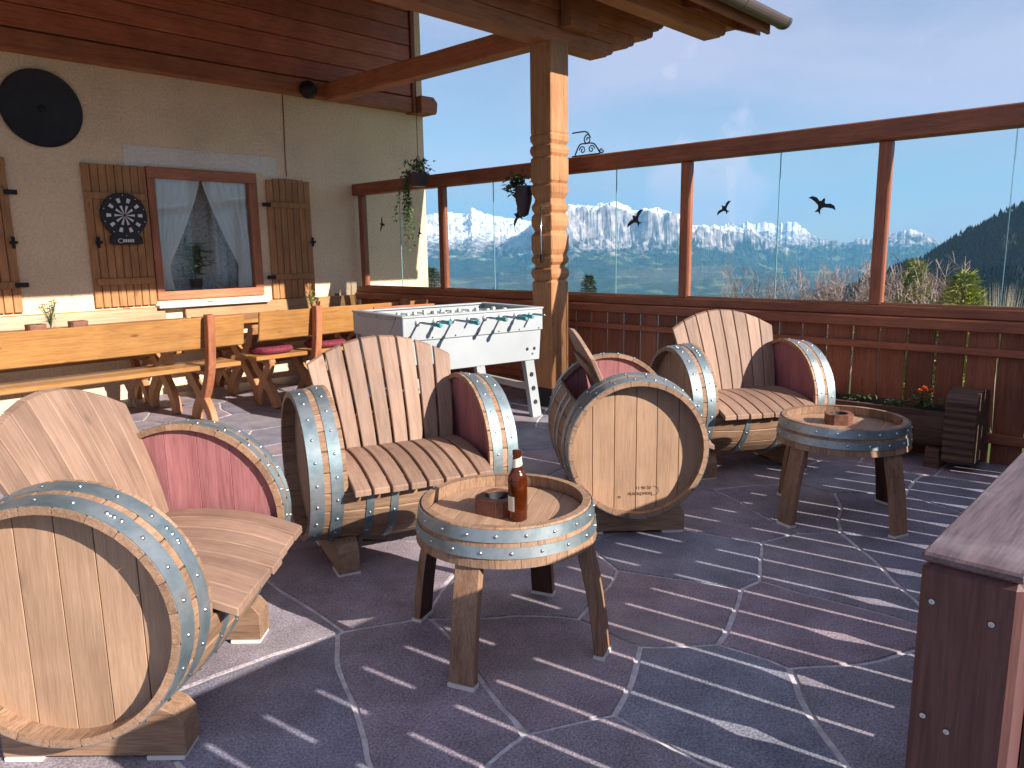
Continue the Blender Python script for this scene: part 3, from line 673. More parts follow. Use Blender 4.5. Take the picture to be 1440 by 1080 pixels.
bird = [(-1.0, .02), (-.80, .24), (-.5, .27), (-.22, .14), (-.12, .20), (-.07, .36), (.0, .42), (.07, .36), (.12, .20), (.22, .14), (.5, .27), (.80, .24), (1.0, .02), (.78, .04), (.5, -.02), (.22, -.12), (.13, -.22), (.10, -.36), (.24, -.62), (.02, -.50), (-.20, -.62), (-.10, -.36), (-.13, -.22), (-.22, -.12), (-.5, -.02), (-.78, .04)]
BIRDS = {0: [(6.94, 1.635, .085, 1.35), (6.29, 1.525, .06, 1.2)], 1: [(4.86, 1.645, .115, 1.25)], 2: [(3.55, 1.56, .105, .75)], 3: [(2.765, 1.607, .075, .75), (2.048, 1.60, .105, -.45)]}
JO = [6.62, 5.18, 3.745, 2.35, .96]
for i in range(5):
    y1, y0 = MU[i]-.039, MU[i+1]+.039
    for a, b in ((y0, JO[i]-.0015), (JO[i]+.0015, y1)):
        pn = fbox('pane', (XF+.02, a, .938), (XF+.028, b, 1.970), 'glass', 0)
        e = fbox('pane_edge', (XF+.0195, a if a > y0 else b-.001, .938), (XF+.0285, a+.001 if a > y0 else b, 1.970), 'edge', 0, pn)
        for by, bz, s, rot in BIRDS.get(i, ()):
            if a < by < b:
                c, sn = math.cos(rot), math.sin(rot)
                o = [(-(x*c-z*sn)*s, (x*sn+z*c)*s) for x, z in bird]
                prism('bird_sticker', o, XF+.0175, XF+.0188, 'x', 'black', pn, 0, (-pn.location.x-WL.x, by-WL.y-pn.location.y, bz-pn.location.z))
    # glazing beads of paler larch along the bottom of the panes
    for lo, hi in (((XF+.006, y0, .937), (XF+.019, y1, .955)),): fbox('glazing_bead', lo, hi, 'larch_y', .002)
fy = -.08; k = 0
while fy < YW-.1:
    w = .157+random.uniform(-.004, .004); hi = min(fy+w, YW-.02)
    fbox('plank', (XF+.010, fy, -.16), (XF+.030, hi, .84+random.uniform(-.004, .004)), 'brown_z', .003); fy = hi+.0135
for y in (6.4, 4.5, 2.6, .7): fbox('foot_post', (XF+.034, y-.045, -.30), (XF+.12, y+.045, .868), 'brown_z')
# wrought iron scroll on the rail beside the post
scr = thing('iron_scroll', 'black wrought iron scroll ornament on the top rail beside the carved post', 'ornament', (XF+.02, 4.05, 2.10))
def spiral(cy, cz, r, turns, start, sgn=1):
    return [(0, cy+sgn*r*(1-t*.8)*math.cos(start+t*turns*2*PI), cz+r*(1-t*.8)*math.sin(start+t*turns*2*PI)) for t in np.linspace(0, 1, 22)]
tube('bar', [(0, .16, .012), (0, -.1, .012), (0, -.13, .012)], .006, 'iron', scr, 6)
tube('scroll', spiral(-.005, .135, .042, 1.3, PI/2, -1), .0055, 'iron', scr, 6); tube('scroll', spiral(.05, .055, .034, 1.3, 0), .005, 'iron', scr, 6); tube('scroll', spiral(-.045, .055, .034, 1.3, 0, -1), .005, 'iron', scr, 6); tube('scroll', spiral(-.15, .035, .024, 1.2, PI, 1), .005, 'iron', scr, 6)
tube('arch', smoothpts([(0, .13, .02), (0, .08, .10), (0, .02, .105), (0, -.03, .105), (0, -.08, .09), (0, -.14, .012)], 5), .006, 'iron', scr, 6)
tube('arm', smoothpts([(0, .16, .205), (0, .05, .205), (0, .0, .195), (0, -.035, .15)], 5), .006, 'iron', scr, 6)

# ------------------------------------------------------------------ parapet fence on the sun side, with the slots that stripe the floor
pf = thing('parapet_fence', 'dark brown board parapet with heavy post and bleached cap rail', 'fence', (3.0, .16, 0))
FL = Vector(pf.location)
def rbox(name, lo, hi, mat, bev=.006): return box(name, Vector(lo)-FL, Vector(hi)-FL, mat, pf, bev)
SCREWS = ((.193, .941), (.137, .934), (.192, .806), (.168, .797))
endp = rbox('post', (.856, .112, 0), (.946, .207, .982), 'dark_z', .007)
for dy, z in SCREWS:
    link_obj('screw', lathe_mesh('screw', [(0, -.001), (.0016, -.0008), (.0018, .0006), (.0030, .0005), (.0032, -.001), (0, -.002)], 12, False), 'rivet', endp, (.855-.901-.0005, dy-.1595, z-.491), (0, -PI/2, 0))
rbox('cap_rail', (.8565, .1115, .983), (XF-.06, .2075, .994), 'capgrey', .003)
rbox('top_rail', (.948, .114, .905), (XF-.06, .205, .982), 'dark_x')
rbox('middle_rail', (.948, .114, .714), (XF-.06, .150, .785), 'dark_x')
rbox('bottom_rail', (.948, .114, .12), (XF-.06, .150, .215), 'dark_x')
rbox('corner_post', (XF-.055, .105, 0), (XF+.0, .21, 1.0), 'dark_z')
SLOT = .017
def plank_outline(w, nl, nr):
    z0, z1, zc, dz, dn = .02, .975, .372, .052, .021
    o = [(-w/2, z0), (w/2, z0)]
    if nr: o += [(w/2, zc-dz), (w/2-dn, zc), (w/2, zc+dz)]
    o += [(w/2, z1), (-w/2, z1)]
    if nl: o += [(-w/2, zc+dz), (-w/2+dn, zc), (-w/2, zc-dz)]
    return o
for k in range(-4, 21):
    xa = 1.562+.174*k+SLOT/2; xb = 1.562+.174*(k+1)-SLOT/2
    xa = max(xa, .951); xb = min(xb, XF-.062)
    if xb-xa < .05: continue
    prism('plank', plank_outline(xb-xa, k % 2 == 0, (k+1) % 2 == 0), .094-FL.y, .112-FL.y, 'y', 'dark_z', pf, 0, ((xa+xb)/2-FL.x, 0, 0))
# ------------------------------------------------------------------ barrel armchairs
HC = .432; LB = .91; RE = .315; RB = .352; TH = .021; NST = 24
def RB_(x): return RB-(RB-RE)*(2*x/LB)**2
def stave_mesh(name, x0, x1, nx):
    half = PI/NST-.0032; v = []; f = []; xs = np.linspace(x0, x1, nx+1); angs = [-half, -half*.9, 0, half*.9, half]
    for x in xs:
        r = RB_(x)
        for i, a in enumerate(angs): q = r-(.0035 if i in (0, 4) else 0); v.append((x, -q*math.sin(a), -q*math.cos(a)))
        for a in angs[::-1]: q = r-TH; v.append((x, -q*math.sin(a), -q*math.cos(a)))
    m_ = 10
    for i in range(nx):
        for k in range(m_): f.append((i*m_+k, i*m_+(k+1) % m_, (i+1)*m_+(k+1) % m_, (i+1)*m_+k))
    f += [tuple(range(m_)), tuple(nx*m_+k for k in range(m_))[::-1]]
    bm = bmesh.new(); me = from_py('t', v, f); bm.from_mesh(me); return from_bm(name, bm)
ARM = .308
ST_FULL = stave_mesh('stave_full', -LB/2, LB/2, 12); ST_R = stave_mesh('stave_right', -LB/2, -ARM, 3); ST_L = stave_mesh('stave_left', ARM, LB/2, 3)
def hoop_mesh(name, x0, x1, a0=-PI, a1=PI, seg=48, up=0):
    full = a1-a0 > 6.2; v = []; f = []; n = seg if full else seg+1
    for k in range(n):
        a = a0+(a1-a0)*k/seg
        for x, dr in ((x0, .0005), (x0, .003), (x1, .003), (x1, .0005)): r = RB_(x)+dr+up; v.append((x, -r*math.sin(a), -r*math.cos(a)))
    for k in range(seg):
        for i in range(4): f.append((k*4+i, ((k+1) % n)*4+i, ((k+1) % n)*4+(i+1) % 4, k*4+(i+1) % 4))
    me = from_py(name, v, f, True); me.set_sharp_from_angle(angle=R(40)); return me
def rivet_mesh(name, x, angs, rfun, rad=.0062, ax='x'):
    v = []; f = []
    for a in angs:
        r = rfun(x)+.003
        n = Vector((0, -math.sin(a), -math.cos(a))) if ax == 'x' else Vector((math.cos(a), math.sin(a), 0))
        c = (Vector((x, 0, 0)) if ax == 'x' else Vector((0, 0, x)))+n*r; u = Vector((1, 0, 0)) if ax == 'x' else Vector((0, 0, 1)); w = n.cross(u); b = len(v)
        for q, hgt in ((1, 0), (.75, .55)):
            for k in range(7): v.append(c+(u*math.cos(k*.8976)+w*math.sin(k*.8976))*rad*q+n*rad*hgt)
        v.append(c+n*rad*.8)
        for k in range(7): f.append((b+k, b+(k+1) % 7, b+7+(k+1) % 7, b+7+k)); f.append((b+7+k, b+7+(k+1) % 7, b+14))
    return from_py(name, v, f, True)
HOOPS = []
for s in (-1, 1):
    for xa, xb in ((.399, .4535), (.325, .373)):
        x0, x1 = sorted((s*xa, s*xb)); angs = [2*PI*(k+.3*(xa < .38))/22 for k in range(22)]
        la = .4+xa*5+s; lap = hoop_mesh('hoop_lap', x0+.001, x1-.001, la-.11, la+.11, 6, .0022)
        HOOPS.append((hoop_mesh('hoop', x0, x1), rivet_mesh('rivets', (x0+x1)/2, angs, RB_), lap, rivet_mesh('lap_rivets', (x0+x1)/2, [la-.06, la, la+.06], lambda q: RB_(q)+.002, .0068)))
def half_hoop(xc): return (hoop_mesh('half_hoop', xc-.016, xc+.016, -R(126), R(81), 32), rivet_mesh('rivets', xc, [R(-115+20*k) for k in range(10)], RB_, .005))
HALF = {x: half_hoop(x) for x in (-.22, -.12, .12, .22)}
def disc_plank(name, r, y0, y1, t, hole=None):
    # vertical plank of a round barrel head between y0 and y1, thickness along x
    ys = np.linspace(y0, y1, 7); up = [(y, math.sqrt(max(r*r-y*y, 0))) for y in ys]; o = up+[(y, -z) for y, z in up[::-1]]
    q = [o[0]]
    for p in o[1:]:
        if (Vector(p)-Vector(q[-1])).length > 1e-4: q.append(p)
    if (Vector(q[0])-Vector(q[-1])).length < 1e-4: q.pop()
    c = (y0+y1)/2
    return prism_mesh(name, [(a-c, b) for a, b in q], -t/2, t/2, 'x', .0012), c
HEADR = RB_(LB/2-.07)-TH+.002
edges_ = [-HEADR*.999, -.195, -.095, .0, .10, .20, HEADR*.999]
HEADP = [disc_plank('head_plank', HEADR, a+.0013, b-.0013, .02) for a, b in zip(edges_, edges_[1:])]
INR = RB_(.335)-TH+.002
edges2 = [-INR*.999, -.16, -.05, .06, .17, INR*.999]
INP = [disc_plank('inner_panel', INR, a+.0006, b-.0006, .016) for a, b in zip(edges2, edges2[1:])]
# seat slats: bent staves from back to front
def seat_mesh(name, w, front):
    cz = smoothpts([(.10, .462), (-.02, .474), (-.16, .468), (-.29, .444), (front, .407)], 3); v = []; f = []; t = .026
    n = len(cz)
    for s in (-1, 1):
        for y, z in [(p[0], p[1]) for p in cz]: v += [(s*w/2, y, z), (s*w/2, y, z-t)]
    for i in range(n-1):
        a = 2*i; f.append((a, a+2, a+3, a+1)); b = 2*n+2*i; f.append((b, b+1, b+3, b+2)); f.append((a, b, b+2, a+2)); f.append((a+1, a+3, b+3, b+1))
    f += [(0, 1, 2*n+1, 2*n), (2*n-2, 4*n-2, 4*n-1, 2*n-1)]
    bm = bmesh.new(); me = from_py('t', v, f); bm.from_mesh(me); bmesh.ops.recalc_face_normals(bm, faces=bm.faces)
    es = [e for e in bm.edges if len(e.link_faces) == 2 and e.calc_face_angle(0) > .9]; bmesh.ops.bevel(bm, geom=es, offset=.003, segments=1, affect='EDGES')
    return from_bm(name, bm)
def back_y(z): s = (z-.40)/.54; return .035+.20*max(s, 0)**1.35
def slat_mesh(name, i, n, wb, wt, gap):
    def xe(e, s): b = -wb/2+wb*e/n; t = -wt/2+wt*e/n; return b+(t-b)*s
    v = []; f = []; steps = 9; th = .024
    for j in range(steps+1):
        s = j/steps
        for e, g in ((i, gap/2), (i+1, -gap/2)):
            x = xe(e, s)+g; ztop = .935-.105*(x/(wt/2))**2; z = .40+(ztop-.40)*s; y = back_y(z)
            v += [(x, y, z), (x, y+th, z+.006)]
    for j in range(steps):
        a = 4*j; b = a+4
        f += [(a, a+2, b+2, b), (a+1, b+1, b+3, a+3), (a, b, b+1, a+1), (a+2, a+3, b+3, b+2)]
    f += [(0, 1, 3, 2), (4*steps, 4*steps+2, 4*steps+3, 4*steps+1)]
    bm = bmesh.new(); me = from_py('t', v, f); bm.from_mesh(me); bmesh.ops.recalc_face_normals(bm, faces=bm.faces)
    es = [e for e in bm.edges if len(e.link_faces) == 2 and e.calc_face_angle(0) > .9]; bmesh.ops.bevel(bm, geom=es, offset=.003, segments=1, affect='EDGES')
    return from_bm(name, bm)
# cradle foot with a round seat for the barrel
rc = RB_(.30)+.001
co_ = [(-.245, .012), (.245, .012), (.245, .105), (.222, .135)] + [(rc*math.sin(a), HC-rc*math.cos(a)) for a in np.linspace(.585, -.585, 15)] + [(-.222, .135), (-.245, .105)]
CRADLE = prism_mesh('cradle', co_, -.045, .045, 'x', .003)
PADM = prism_mesh('pad', [(-.05, .0), (.05, .0), (.05, .0115), (-.05, .0115)], -.047, .047, 'x')
def batten_mesh(zc, w):
    v = []; f = []; n = 8
    for i in range(n+1):
        x = -w/2+w*i/n
        for dy, dz in ((.024, -.03), (.042, -.03), (.042, .03), (.024, .03)): v.append((x, back_y(zc+dz)+dy, zc+dz))
    for i in range(n):
        for k in range(4): f.append((4*i+k, 4*i+4+k, 4*i+4+(k+1) % 4, 4*i+(k+1) % 4))
    f += [(0, 3, 2, 1), (4*n, 4*n+1, 4*n+2, 4*n+3)]
    return from_py('back_batten', v, f)
BAT1, BAT2 = batten_mesh(.56, .50), batten_mesh(.76, .52)
_cache = {}
def chair(label, x, y, yaw, gap, halves, nseat=8, stamp=False):
    t = thing('barrel_chair', label, 'barrel chair', (x, y, 0), yaw, 'armchairs made from wine barrels')
    for k in range(NST):
        a = k*2*PI/NST; ka = k if k <= NST//2 else k-NST
        if -5 <= ka <= 8: link_obj('stave', ST_FULL, 'oak_x', t, (0, 0, HC), (a, 0, 0))
        else: link_obj('stave', ST_R, 'oak_x', t, (0, 0, HC), (a, 0, 0)); link_obj('stave', ST_L, 'oak_x', t, (0, 0, HC), (a, 0, 0))
    rot0 = random.uniform(0, 6)
    for hm, rm, lm, lr in HOOPS:
        h = link_obj('hoop', hm, 'hoop', t, (0, 0, HC), (rot0, 0, 0)); tag(link_obj('rivets', rm, 'rivet', h), kind='stuff')
        link_obj('hoop_lap', lm, 'hoop', h); tag(link_obj('lap_rivets', lr, 'rivet', h), kind='stuff')
    for xh in halves:
        h = link_obj('half_hoop', HALF[xh][0], 'hoop', t, (0, 0, HC)); tag(link_obj('rivets', HALF[xh][1], 'rivet', h), kind='stuff')
    for s in (-1, 1):
        for me, c in HEADP: link_obj('head_plank', me, 'oak_head', t, (s*(LB/2-.07), c, HC))
        for me, c in INP: link_obj('inner_panel', me, 'winered', t, (s*.336, c, HC))
        cr = link_obj('cradle', CRADLE, 'oak_y', t, (s*.30, 0, 0))
        for yy in (-.19, .19): link_obj('pad', PADM, 'pad', cr, (0, yy, 0))
    key = ('s', nseat, gap)
    ws = .606/nseat
    if key not in _cache: _cache[key] = [seat_mesh('seat_slat', ws-gap, -.405+.012*abs(i-(nseat-1)/2)/nseat*2+random.uniform(-.004, .004)) for i in range(nseat)]; _cache[('b', gap)] = [slat_mesh('back_slat', i, 8, .575, .69, gap) for i in range(8)]
    for i, me in enumerate(_cache[key]): link_obj('seat_slat', me, 'oak_seat', t, (-.303+ws*(i+.5), 0, random.uniform(-.001, .001)))
    for me in _cache[('b', gap)]: link_obj('back_slat', me, 'oak_slat', t)
    link_obj('back_batten', BAT1, 'oak_x', t); link_obj('back_batten', BAT2, 'oak_x', t)
    for yy in (-.30, .03): box('seat_bearer', (-.306, yy-.02, .385), (.306, yy+.02, .425 if yy < -.2 else .44), 'oak_x', t, .003)
    if stamp:   # branded marks on the outer head, upside down because the barrel lies rolled over
        for txt, sz, yy, zz in (('02 06 11', .020, .035, -.185), ('bouchterie', .026, .02, -.213), ('tt', .022, -.075, -.228)):
            cu = bpy.data.curves.new('stamp', 'FONT'); cu.body = txt; cu.size = sz; cu.align_x = 'CENTER'; cu.extrude = .0004
            tmp = bpy.data.objects.new('tmp', cu); COL.objects.link(tmp); bpy.context.view_layer.update()
            me = bpy.data.meshes.new_from_object(tmp.evaluated_get(bpy.context.evaluated_depsgraph_get())); bpy.data.objects.remove(tmp)
            o = link_obj('stamp', me, 'ink', t, (-(LB/2-.07)-.0112, -yy, HC+zz)); o.rotation_euler = Matrix(((0, 0, -1), (1, 0, 0), (0, -1, 0))).to_euler()
        ring = [(.022*math.cos(a), .022*math.sin(a)) for a in np.linspace(-1.9, 2.0, 16)] + [(.020*math.cos(a), .020*math.sin(a)) for a in np.linspace(2.0, -1.9, 16)]
        prism('stamp', [(-u, w) for u, w in ring], -.0006, 0, 'x', 'ink', t, 0, (-(LB/2-.07)-.0105, -.085, HC-.207))
    return t
CH = [('barrel armchair with closed slat joints and seven seat boards, farthest from the windbreak', .771, 2.285, .7556, .0035, (-.22, -.12, .12, .22), 7, False),
      ('barrel armchair with wide slat gaps between the football table and the low table', 2.012, 2.637, -.3554, .011, (-.22, -.12, .12, .22), 8, False),
      ('barrel armchair with branded maker stamp on its outer head in front of the carved post', 3.051, 2.151, .80, .008, (-.22, -.12, .12, .22), 8, True),
      ('barrel armchair backed against the boarded windbreak behind the low table with only an ashtray', 4.180, 2.091, -.5652, .005, (-.12, .12), 8, False)]
for c in CH: chair(*c)

# ------------------------------------------------------------------ low tables cut from barrel ends
RT, RL, ZT, ZL = .287, .306, .500, .377
def tr_(z): return RL+(RT-RL)*(z-ZL)/(ZT-ZL)
def tstave(name):
    n = 24; half = PI/n-.0022; v = []; f = []; angs = [-half, 0, half]
    for z in (ZL, (ZL+ZT)/2, ZT-.004, ZT):
        r = tr_(z)+(.002 if ZL < z < ZT-.01 else 0)-(.003 if z == ZT else 0)
        for a in angs: v.append((r*math.cos(a), r*math.sin(a), z))
        for a in angs[::-1]: v.append(((r-.024)*math.cos(a), (r-.024)*math.sin(a), z))
    for i in range(3):
        for k in range(6): f.append((i*6+k, i*6+(k+1) % 6, i*6+6+(k+1) % 6, i*6+6+k))
    f += [tuple(range(6))[::-1], tuple(18+k for k in range(6))]
    bm = bmesh.new(); me = from_py('t', v, f); bm.from_mesh(me); return from_bm(name, bm)
TST = tstave('rim_stave')
def thoop(z0, z1):
    v = []; f = []; seg = 48
    for k in range(seg):
        a = 2*PI*k/seg
        for z, d in ((z0, .0028), (z0, .0055), (z1, .0055), (z1, .0028)): r = tr_(z)+d; v.append((r*math.cos(a), r*math.sin(a), z))
    for k in range(seg):
        for i in range(4): f.append((k*4+i, ((k+1) % seg)*4+i, ((k+1) % seg)*4+(i+1) % 4, k*4+(i+1) % 4))
    me = from_py('hoop', v, f, True); me.set_sharp_from_angle(angle=R(40)); return me, rivet_mesh('rivets', (z0+z1)/2, [2*PI*(i+.5*(z0 < .44))/20 for i in range(20)], lambda z: tr_(z)+.0025, .006, 'z')
TH1, TH2 = thoop(.457, .495), thoop(.408, .442)
TR_IN = RT-.022; te = [-TR_IN*.999, -.16, -.06, .05, .15, TR_IN*.999]
def top_plank(r, y0, y1):
    ys = np.linspace(y0, y1, 7); up = [(math.sqrt(max(r*r-y*y, 0)), y) for y in ys]; o = up+[(-a, b) for a, b in up[::-1]]; q = [o[0]]
    for p in o[1:]:
        if (Vector(p)-Vector(q[-1])).length > 1e-4: q.append(p)
    if (Vector(q[0])-Vector(q[-1])).length < 1e-4: q.pop()
    c = (y0+y1)/2; return prism_mesh('top_plank', [(a, b-c) for a, b in q], -.01, .01, 'z', .001), c
TOPP = [top_plank(TR_IN, a+.0007, b-.0007) for a, b in zip(te, te[1:])]
def legm():
    cp = smoothpts([(.262, .43), (.275, .36), (.312, .2), (.340, .012)], 4); t = .032
    o = ribbon(cp, t); return prism_mesh('leg', [(a, b) for a, b in o], -.043, .043, 'y', .003)
def leg_proper():
    cp = smoothpts([Vector((.268, .43)), Vector((.283, .36)), Vector((.318, .2)), Vector((.343, .012))], 4); o = ribbon(cp, .032)
    bm = bmesh.new(); A = [bm.verts.new((r, -.043, z)) for r, z in o]; B = [bm.verts.new((r, .043, z)) for r, z in o]; n = len(o)
    bm.faces.new(A); bm.faces.new(B[::-1])
    for i in range(n): bm.faces.new((A[i], B[i], B[(i+1) % n], A[(i+1) % n]))
    bmesh.ops.recalc_face_normals(bm, faces=bm.faces)
    bmesh.ops.bevel(bm, geom=[e for e in bm.edges if e.calc_face_angle(0) > .9], offset=.003, segments=1, affect='EDGES')
    me = from_bm('leg', bm); me.materials.append(M['leg']); me.materials.append(M['barrelinside'])   # the inner face of the old stave is charred
    for p_ in me.polygons: p_.material_index = 1 if p_.normal.x < -.6 else 0
    return me
LEG = leg_proper(); LPAD = prism_mesh('pad', [(.324, 0), (.363, 0), (.363, .0115), (.324, .0115)], -.045, .045, 'y')
def low_table(label, x, y, a0, gtop):
    t = thing('barrel_table', label, 'low table', (x, y, 0), 0, 'low tables cut from barrel ends')
    for k in range(24): link_obj('rim_stave', TST, 'oak_z', t, (0, 0, 0), (0, 0, k*2*PI/24))
    for hm, rm in (TH1, TH2):
        h = link_obj('hoop', hm, 'hoop', t, (0, 0, 0), (0, 0, a0)); tag(link_obj('rivets', rm, 'rivet', h), kind='stuff')
    for me, c in TOPP: link_obj('top_plank', me, 'oak_top', t, (-c*math.sin(gtop), c*math.cos(gtop), .444), (0, 0, gtop))
    for k in range(4):
        l = link_obj('leg', LEG, 'leg', t, (0, 0, 0), (0, 0, a0+k*PI/2)); link_obj('pad', LPAD, 'pad', l)
    return t
low_table('low barrel table with a brown beer bottle and an ashtray on it', 1.737, 1.69, R(20), R(30))
low_table('low barrel table carrying only a wooden ashtray beside the parapet', 3.704, 1.289, R(-21), R(10))
# bottle
bx, by = 1.700, 1.600
bt = thing('beer_bottle', 'brown glass beer bottle with torn neck label on the low table', 'bottle', (bx, by, .455), .4)
bp = [(0, .002), (.029, .002), (.031, .006), (.031, .105), (.0325, .118), (.033, .135), (.030, .150), (.022, .164), (.0165, .176), (.0150, .19), (.0135, .214), (.0135, .218), (.0152, .219), (.0152, .232), (.012, .234), (0, .234)]
link_obj('glass', lathe_mesh('glass', bp, 36), 'amber', bt)
def label_patch(name, prof, a0, a1, mat, slant=0):
    v = []; f = []; n = 10
    for i in range(n+1):
        a = a0+(a1-a0)*i/n
        for r, z in prof: v.append(((r+.0006)*math.cos(a), (r+.0006)*math.sin(a), z+slant*(i/n-.5)))
    mlen = len(prof)
    for i in range(n):
        for j in range(mlen-1): f.append((i*mlen+j, (i+1)*mlen+j, (i+1)*mlen+j+1, i*mlen+j+1))
    return link_obj(name, from_py(name, v, f, True), mat, bt)
label_patch('neck_label', [(.0163, .182), (.0153, .192), (.0146, .202), (.0140, .210)], PI*.75, PI*1.75, 'paper', .012)
label_patch('body_label', [(.0311, .035), (.0311, .06), (.0311, .085)], PI*.55, PI*1.0, 'paper')
label_patch('body_label', [(.0311, .03), (.0311, .06), (.0311, .10)], PI*1.62, PI*1.95, 'paper')
def ashtray(label, x, y, z, rz, w=.125, h=.05):
    t = thing('ashtray', label, 'ashtray', (x, y, z), rz, 'wooden block ashtrays')
    bm = bmesh.new(); n = 20; hw = w/2; rad = hw*.70
    ring = [(rad*math.cos(2*PI*k/n+PI/4), rad*math.sin(2*PI*k/n+PI/4)) for k in range(n)]
    ch = hw*.72
    oct_ = [(hw, ch), (ch, hw), (-ch, hw), (-hw, ch), (-hw, -ch), (-ch, -hw), (ch, -hw), (hw, -ch)]
    def sq(k):  # outer point in the direction of ring k, on the chamfered square
        dx, dy = math.cos(2*PI*k/n+PI/4), math.sin(2*PI*k/n+PI/4)
        s = min(hw/max(abs(dx), 1e-6), hw/max(abs(dy), 1e-6), (hw+ch)/(abs(dx)+abs(dy))); return dx*s, dy*s
    O0 = [bm.verts.new((*sq(k), 0)) for k in range(n)]; O1 = [bm.verts.new((*sq(k), h)) for k in range(n)]; I1 = [bm.verts.new((a, b, h)) for a, b in ring]; I0 = [bm.verts.new((a*.95, b*.95, h*.35)) for a, b in ring]
    for k in range(n):
        j = (k+1) % n
        bm.faces.new((O0[k], O0[j], O1[j], O1[k])); bm.faces.new((O1[k], O1[j], I1[j], I1[k])); bm.faces.new((I1[k], I1[j], I0[j], I0[k]))
    bm.faces.new(I0); bm.faces.new(O0[::-1])
    link_obj('block', from_bm('block', bm), 'ashwood', t)
    link_obj('bowl', lathe_mesh('bowl', [(0, h*.38), (rad*.80, h*.38), (rad*.90, h*.7), (rad*.93, h*.97), (rad*.87, h*.97), (rad*.76, h*.45), (0, h*.42)], 20), 'black', t)
    return t
ashtray('wooden block ashtray beside the beer bottle on the low table', 1.716, 1.705, .455, R(10), .13, .055)
ashtray('wooden block ashtray alone on the low table near the parapet', 3.745, 1.325, .455, R(30))

# ------------------------------------------------------------------ table football
ft = thing('football_table', 'white table football cabinet with teal handles beside the carved post', 'football table', (3.919, 4.409, 0), R(-10.3))
FLN, FWD = 1.24, .82
def side(name, y0, y1, z0, z1, mat='white_lac'): return box(name, (-FLN/2, y0, z0), (FLN/2, y1, z1), mat, ft, .004)
side('side_panel', -FWD/2, -FWD/2+.03, .705, .868); side('side_panel', FWD/2-.03, FWD/2, .705, .868)
for s in (-1, 1):
    e = box('end_panel', (s*FLN/2-.03 if s > 0 else -FLN/2, -FWD/2+.0305, .705), (FLN/2 if s > 0 else -FLN/2+.03, FWD/2-.0305, .868), 'grey_lac', ft, .003)
bodyo = [(-FLN/2+.012, .702), (FLN/2-.012, .702), (FLN/2-.03, .47), (-FLN/2+.03, .47)]
for y0, y1 in ((-FWD/2+.01, -FWD/2+.028), (FWD/2-.028, FWD/2-.01)): prism('lower_panel', bodyo, y0, y1, 'y', 'white_lac', ft, .003)
for s in (-1, 1):
    e = prism('lower_end', [(-FWD/2+.03, .702), (FWD/2-.03, .702), (FWD/2-.03, .47), (-FWD/2+.03, .47)], s*FLN/2-s*.05-.008, s*FLN/2-s*.05+.008, 'x', 'grey_lac', ft, .002)
    prism('end_trim', [(-.30, .85), (.30, .85), (.20, .735), (-.20, .735)], s*(FLN/2)-.004 if s > 0 else -FLN/2-.006, s*(FLN/2)+.006 if s > 0 else -FLN/2+.004, 'x', 'grey_lac', ft, .002)
box('base_board', (-FLN/2+.07, -FWD/2+.03, .475), (FLN/2-.07, FWD/2-.03, .49), 'grey_lac', ft, 0)
box('playfield', (-FLN/2+.031, -FWD/2+.031, .765), (FLN/2-.031, FWD/2-.031, .775), 'field', ft, 0)
for lo, hi in (((-FLN/2-.006, -FWD/2-.006, .869), (FLN/2+.006, -FWD/2+.045, .884)), ((-FLN/2-.006, FWD/2-.045, .869), (FLN/2+.006, FWD/2+.006, .884)), ((-FLN/2-.006, -FWD/2+.0455, .869), (-FLN/2+.06, FWD/2-.0455, .884)), ((FLN/2-.06, -FWD/2+.0455, .869), (FLN/2+.006, FWD/2-.0455, .884))): box('rim', lo, hi, 'white_lac', ft, .003)
box('score_rail', (-.45, FWD/2-.03, .885), (.1, FWD/2-.01, .9), 'brown_x', ft, .002)
def holed_strip(name, w, L, t, nh, r):
    # strip along z with round holes
    bm = bmesh.new(); cell = .115; zs = [L*.30+(k+.5-nh/2)*cell+L*.18 for k in range(nh)]
    def lay(y):
        V = {}
        for k, zc in enumerate(zs):
            sq = []; ci = []
            for i in range(16):
                a = 2*PI*i/16+PI/4; dx, dz = math.cos(a), math.sin(a); s = 1/max(abs(dx), abs(dz)); sq.append(bm.verts.new((dx*s*w/2, y, zc+dz*s*cell/2))); ci.append(bm.verts.new((dx*r, y, zc+dz*r)))
            V[k] = (sq, ci)
            for i in range(16): bm.faces.new((sq[i], sq[(i+1) % 16], ci[(i+1) % 16], ci[i]))
        zlo, zhi = zs[0]-cell/2, zs[-1]+cell/2
        for a, b in ((0, zlo), (zhi, L)): bm.faces.new([bm.verts.new(p) for p in ((-w/2, y, a), (w/2, y, a), (w/2, y, b), (-w/2, y, b))])
        return V
    A = lay(-t/2); B = lay(t/2)
    for k in A:
        for i in range(16): bm.faces.new((A[k][1][i], A[k][1][(i+1) % 16], B[k][1][(i+1) % 16], B[k][1][i]))
    for x in (-w/2, w/2): bm.faces.new([bm.verts.new(p) for p in ((x, -t/2, 0), (x, t/2, 0), (x, t/2, L), (x, -t/2, L))])
    for z in (0, L): bm.faces.new([bm.verts.new(p) for p in ((-w/2, -t/2, z), (w/2, -t/2, z), (w/2, t/2, z), (-w/2, t/2, z))])
    bmesh.ops.remove_doubles(bm, verts=bm.verts, dist=1e-5); return from_bm(name, bm)
FLEG = holed_strip('leg', .085, .50, .05, 3, .021)
for sx in (-1, 1):
    for sy in (-1, 1): link_obj('leg', FLEG, 'white_lac', ft, (sx*.575, sy*(FWD/2-.045), 0), (0, -sx*.16, 0))
    box('leg_brace', (sx*.53-.02, -FWD/2+.07, .22), (sx*.53+.02, FWD/2-.07, .27), 'grey_lac', ft, .003)
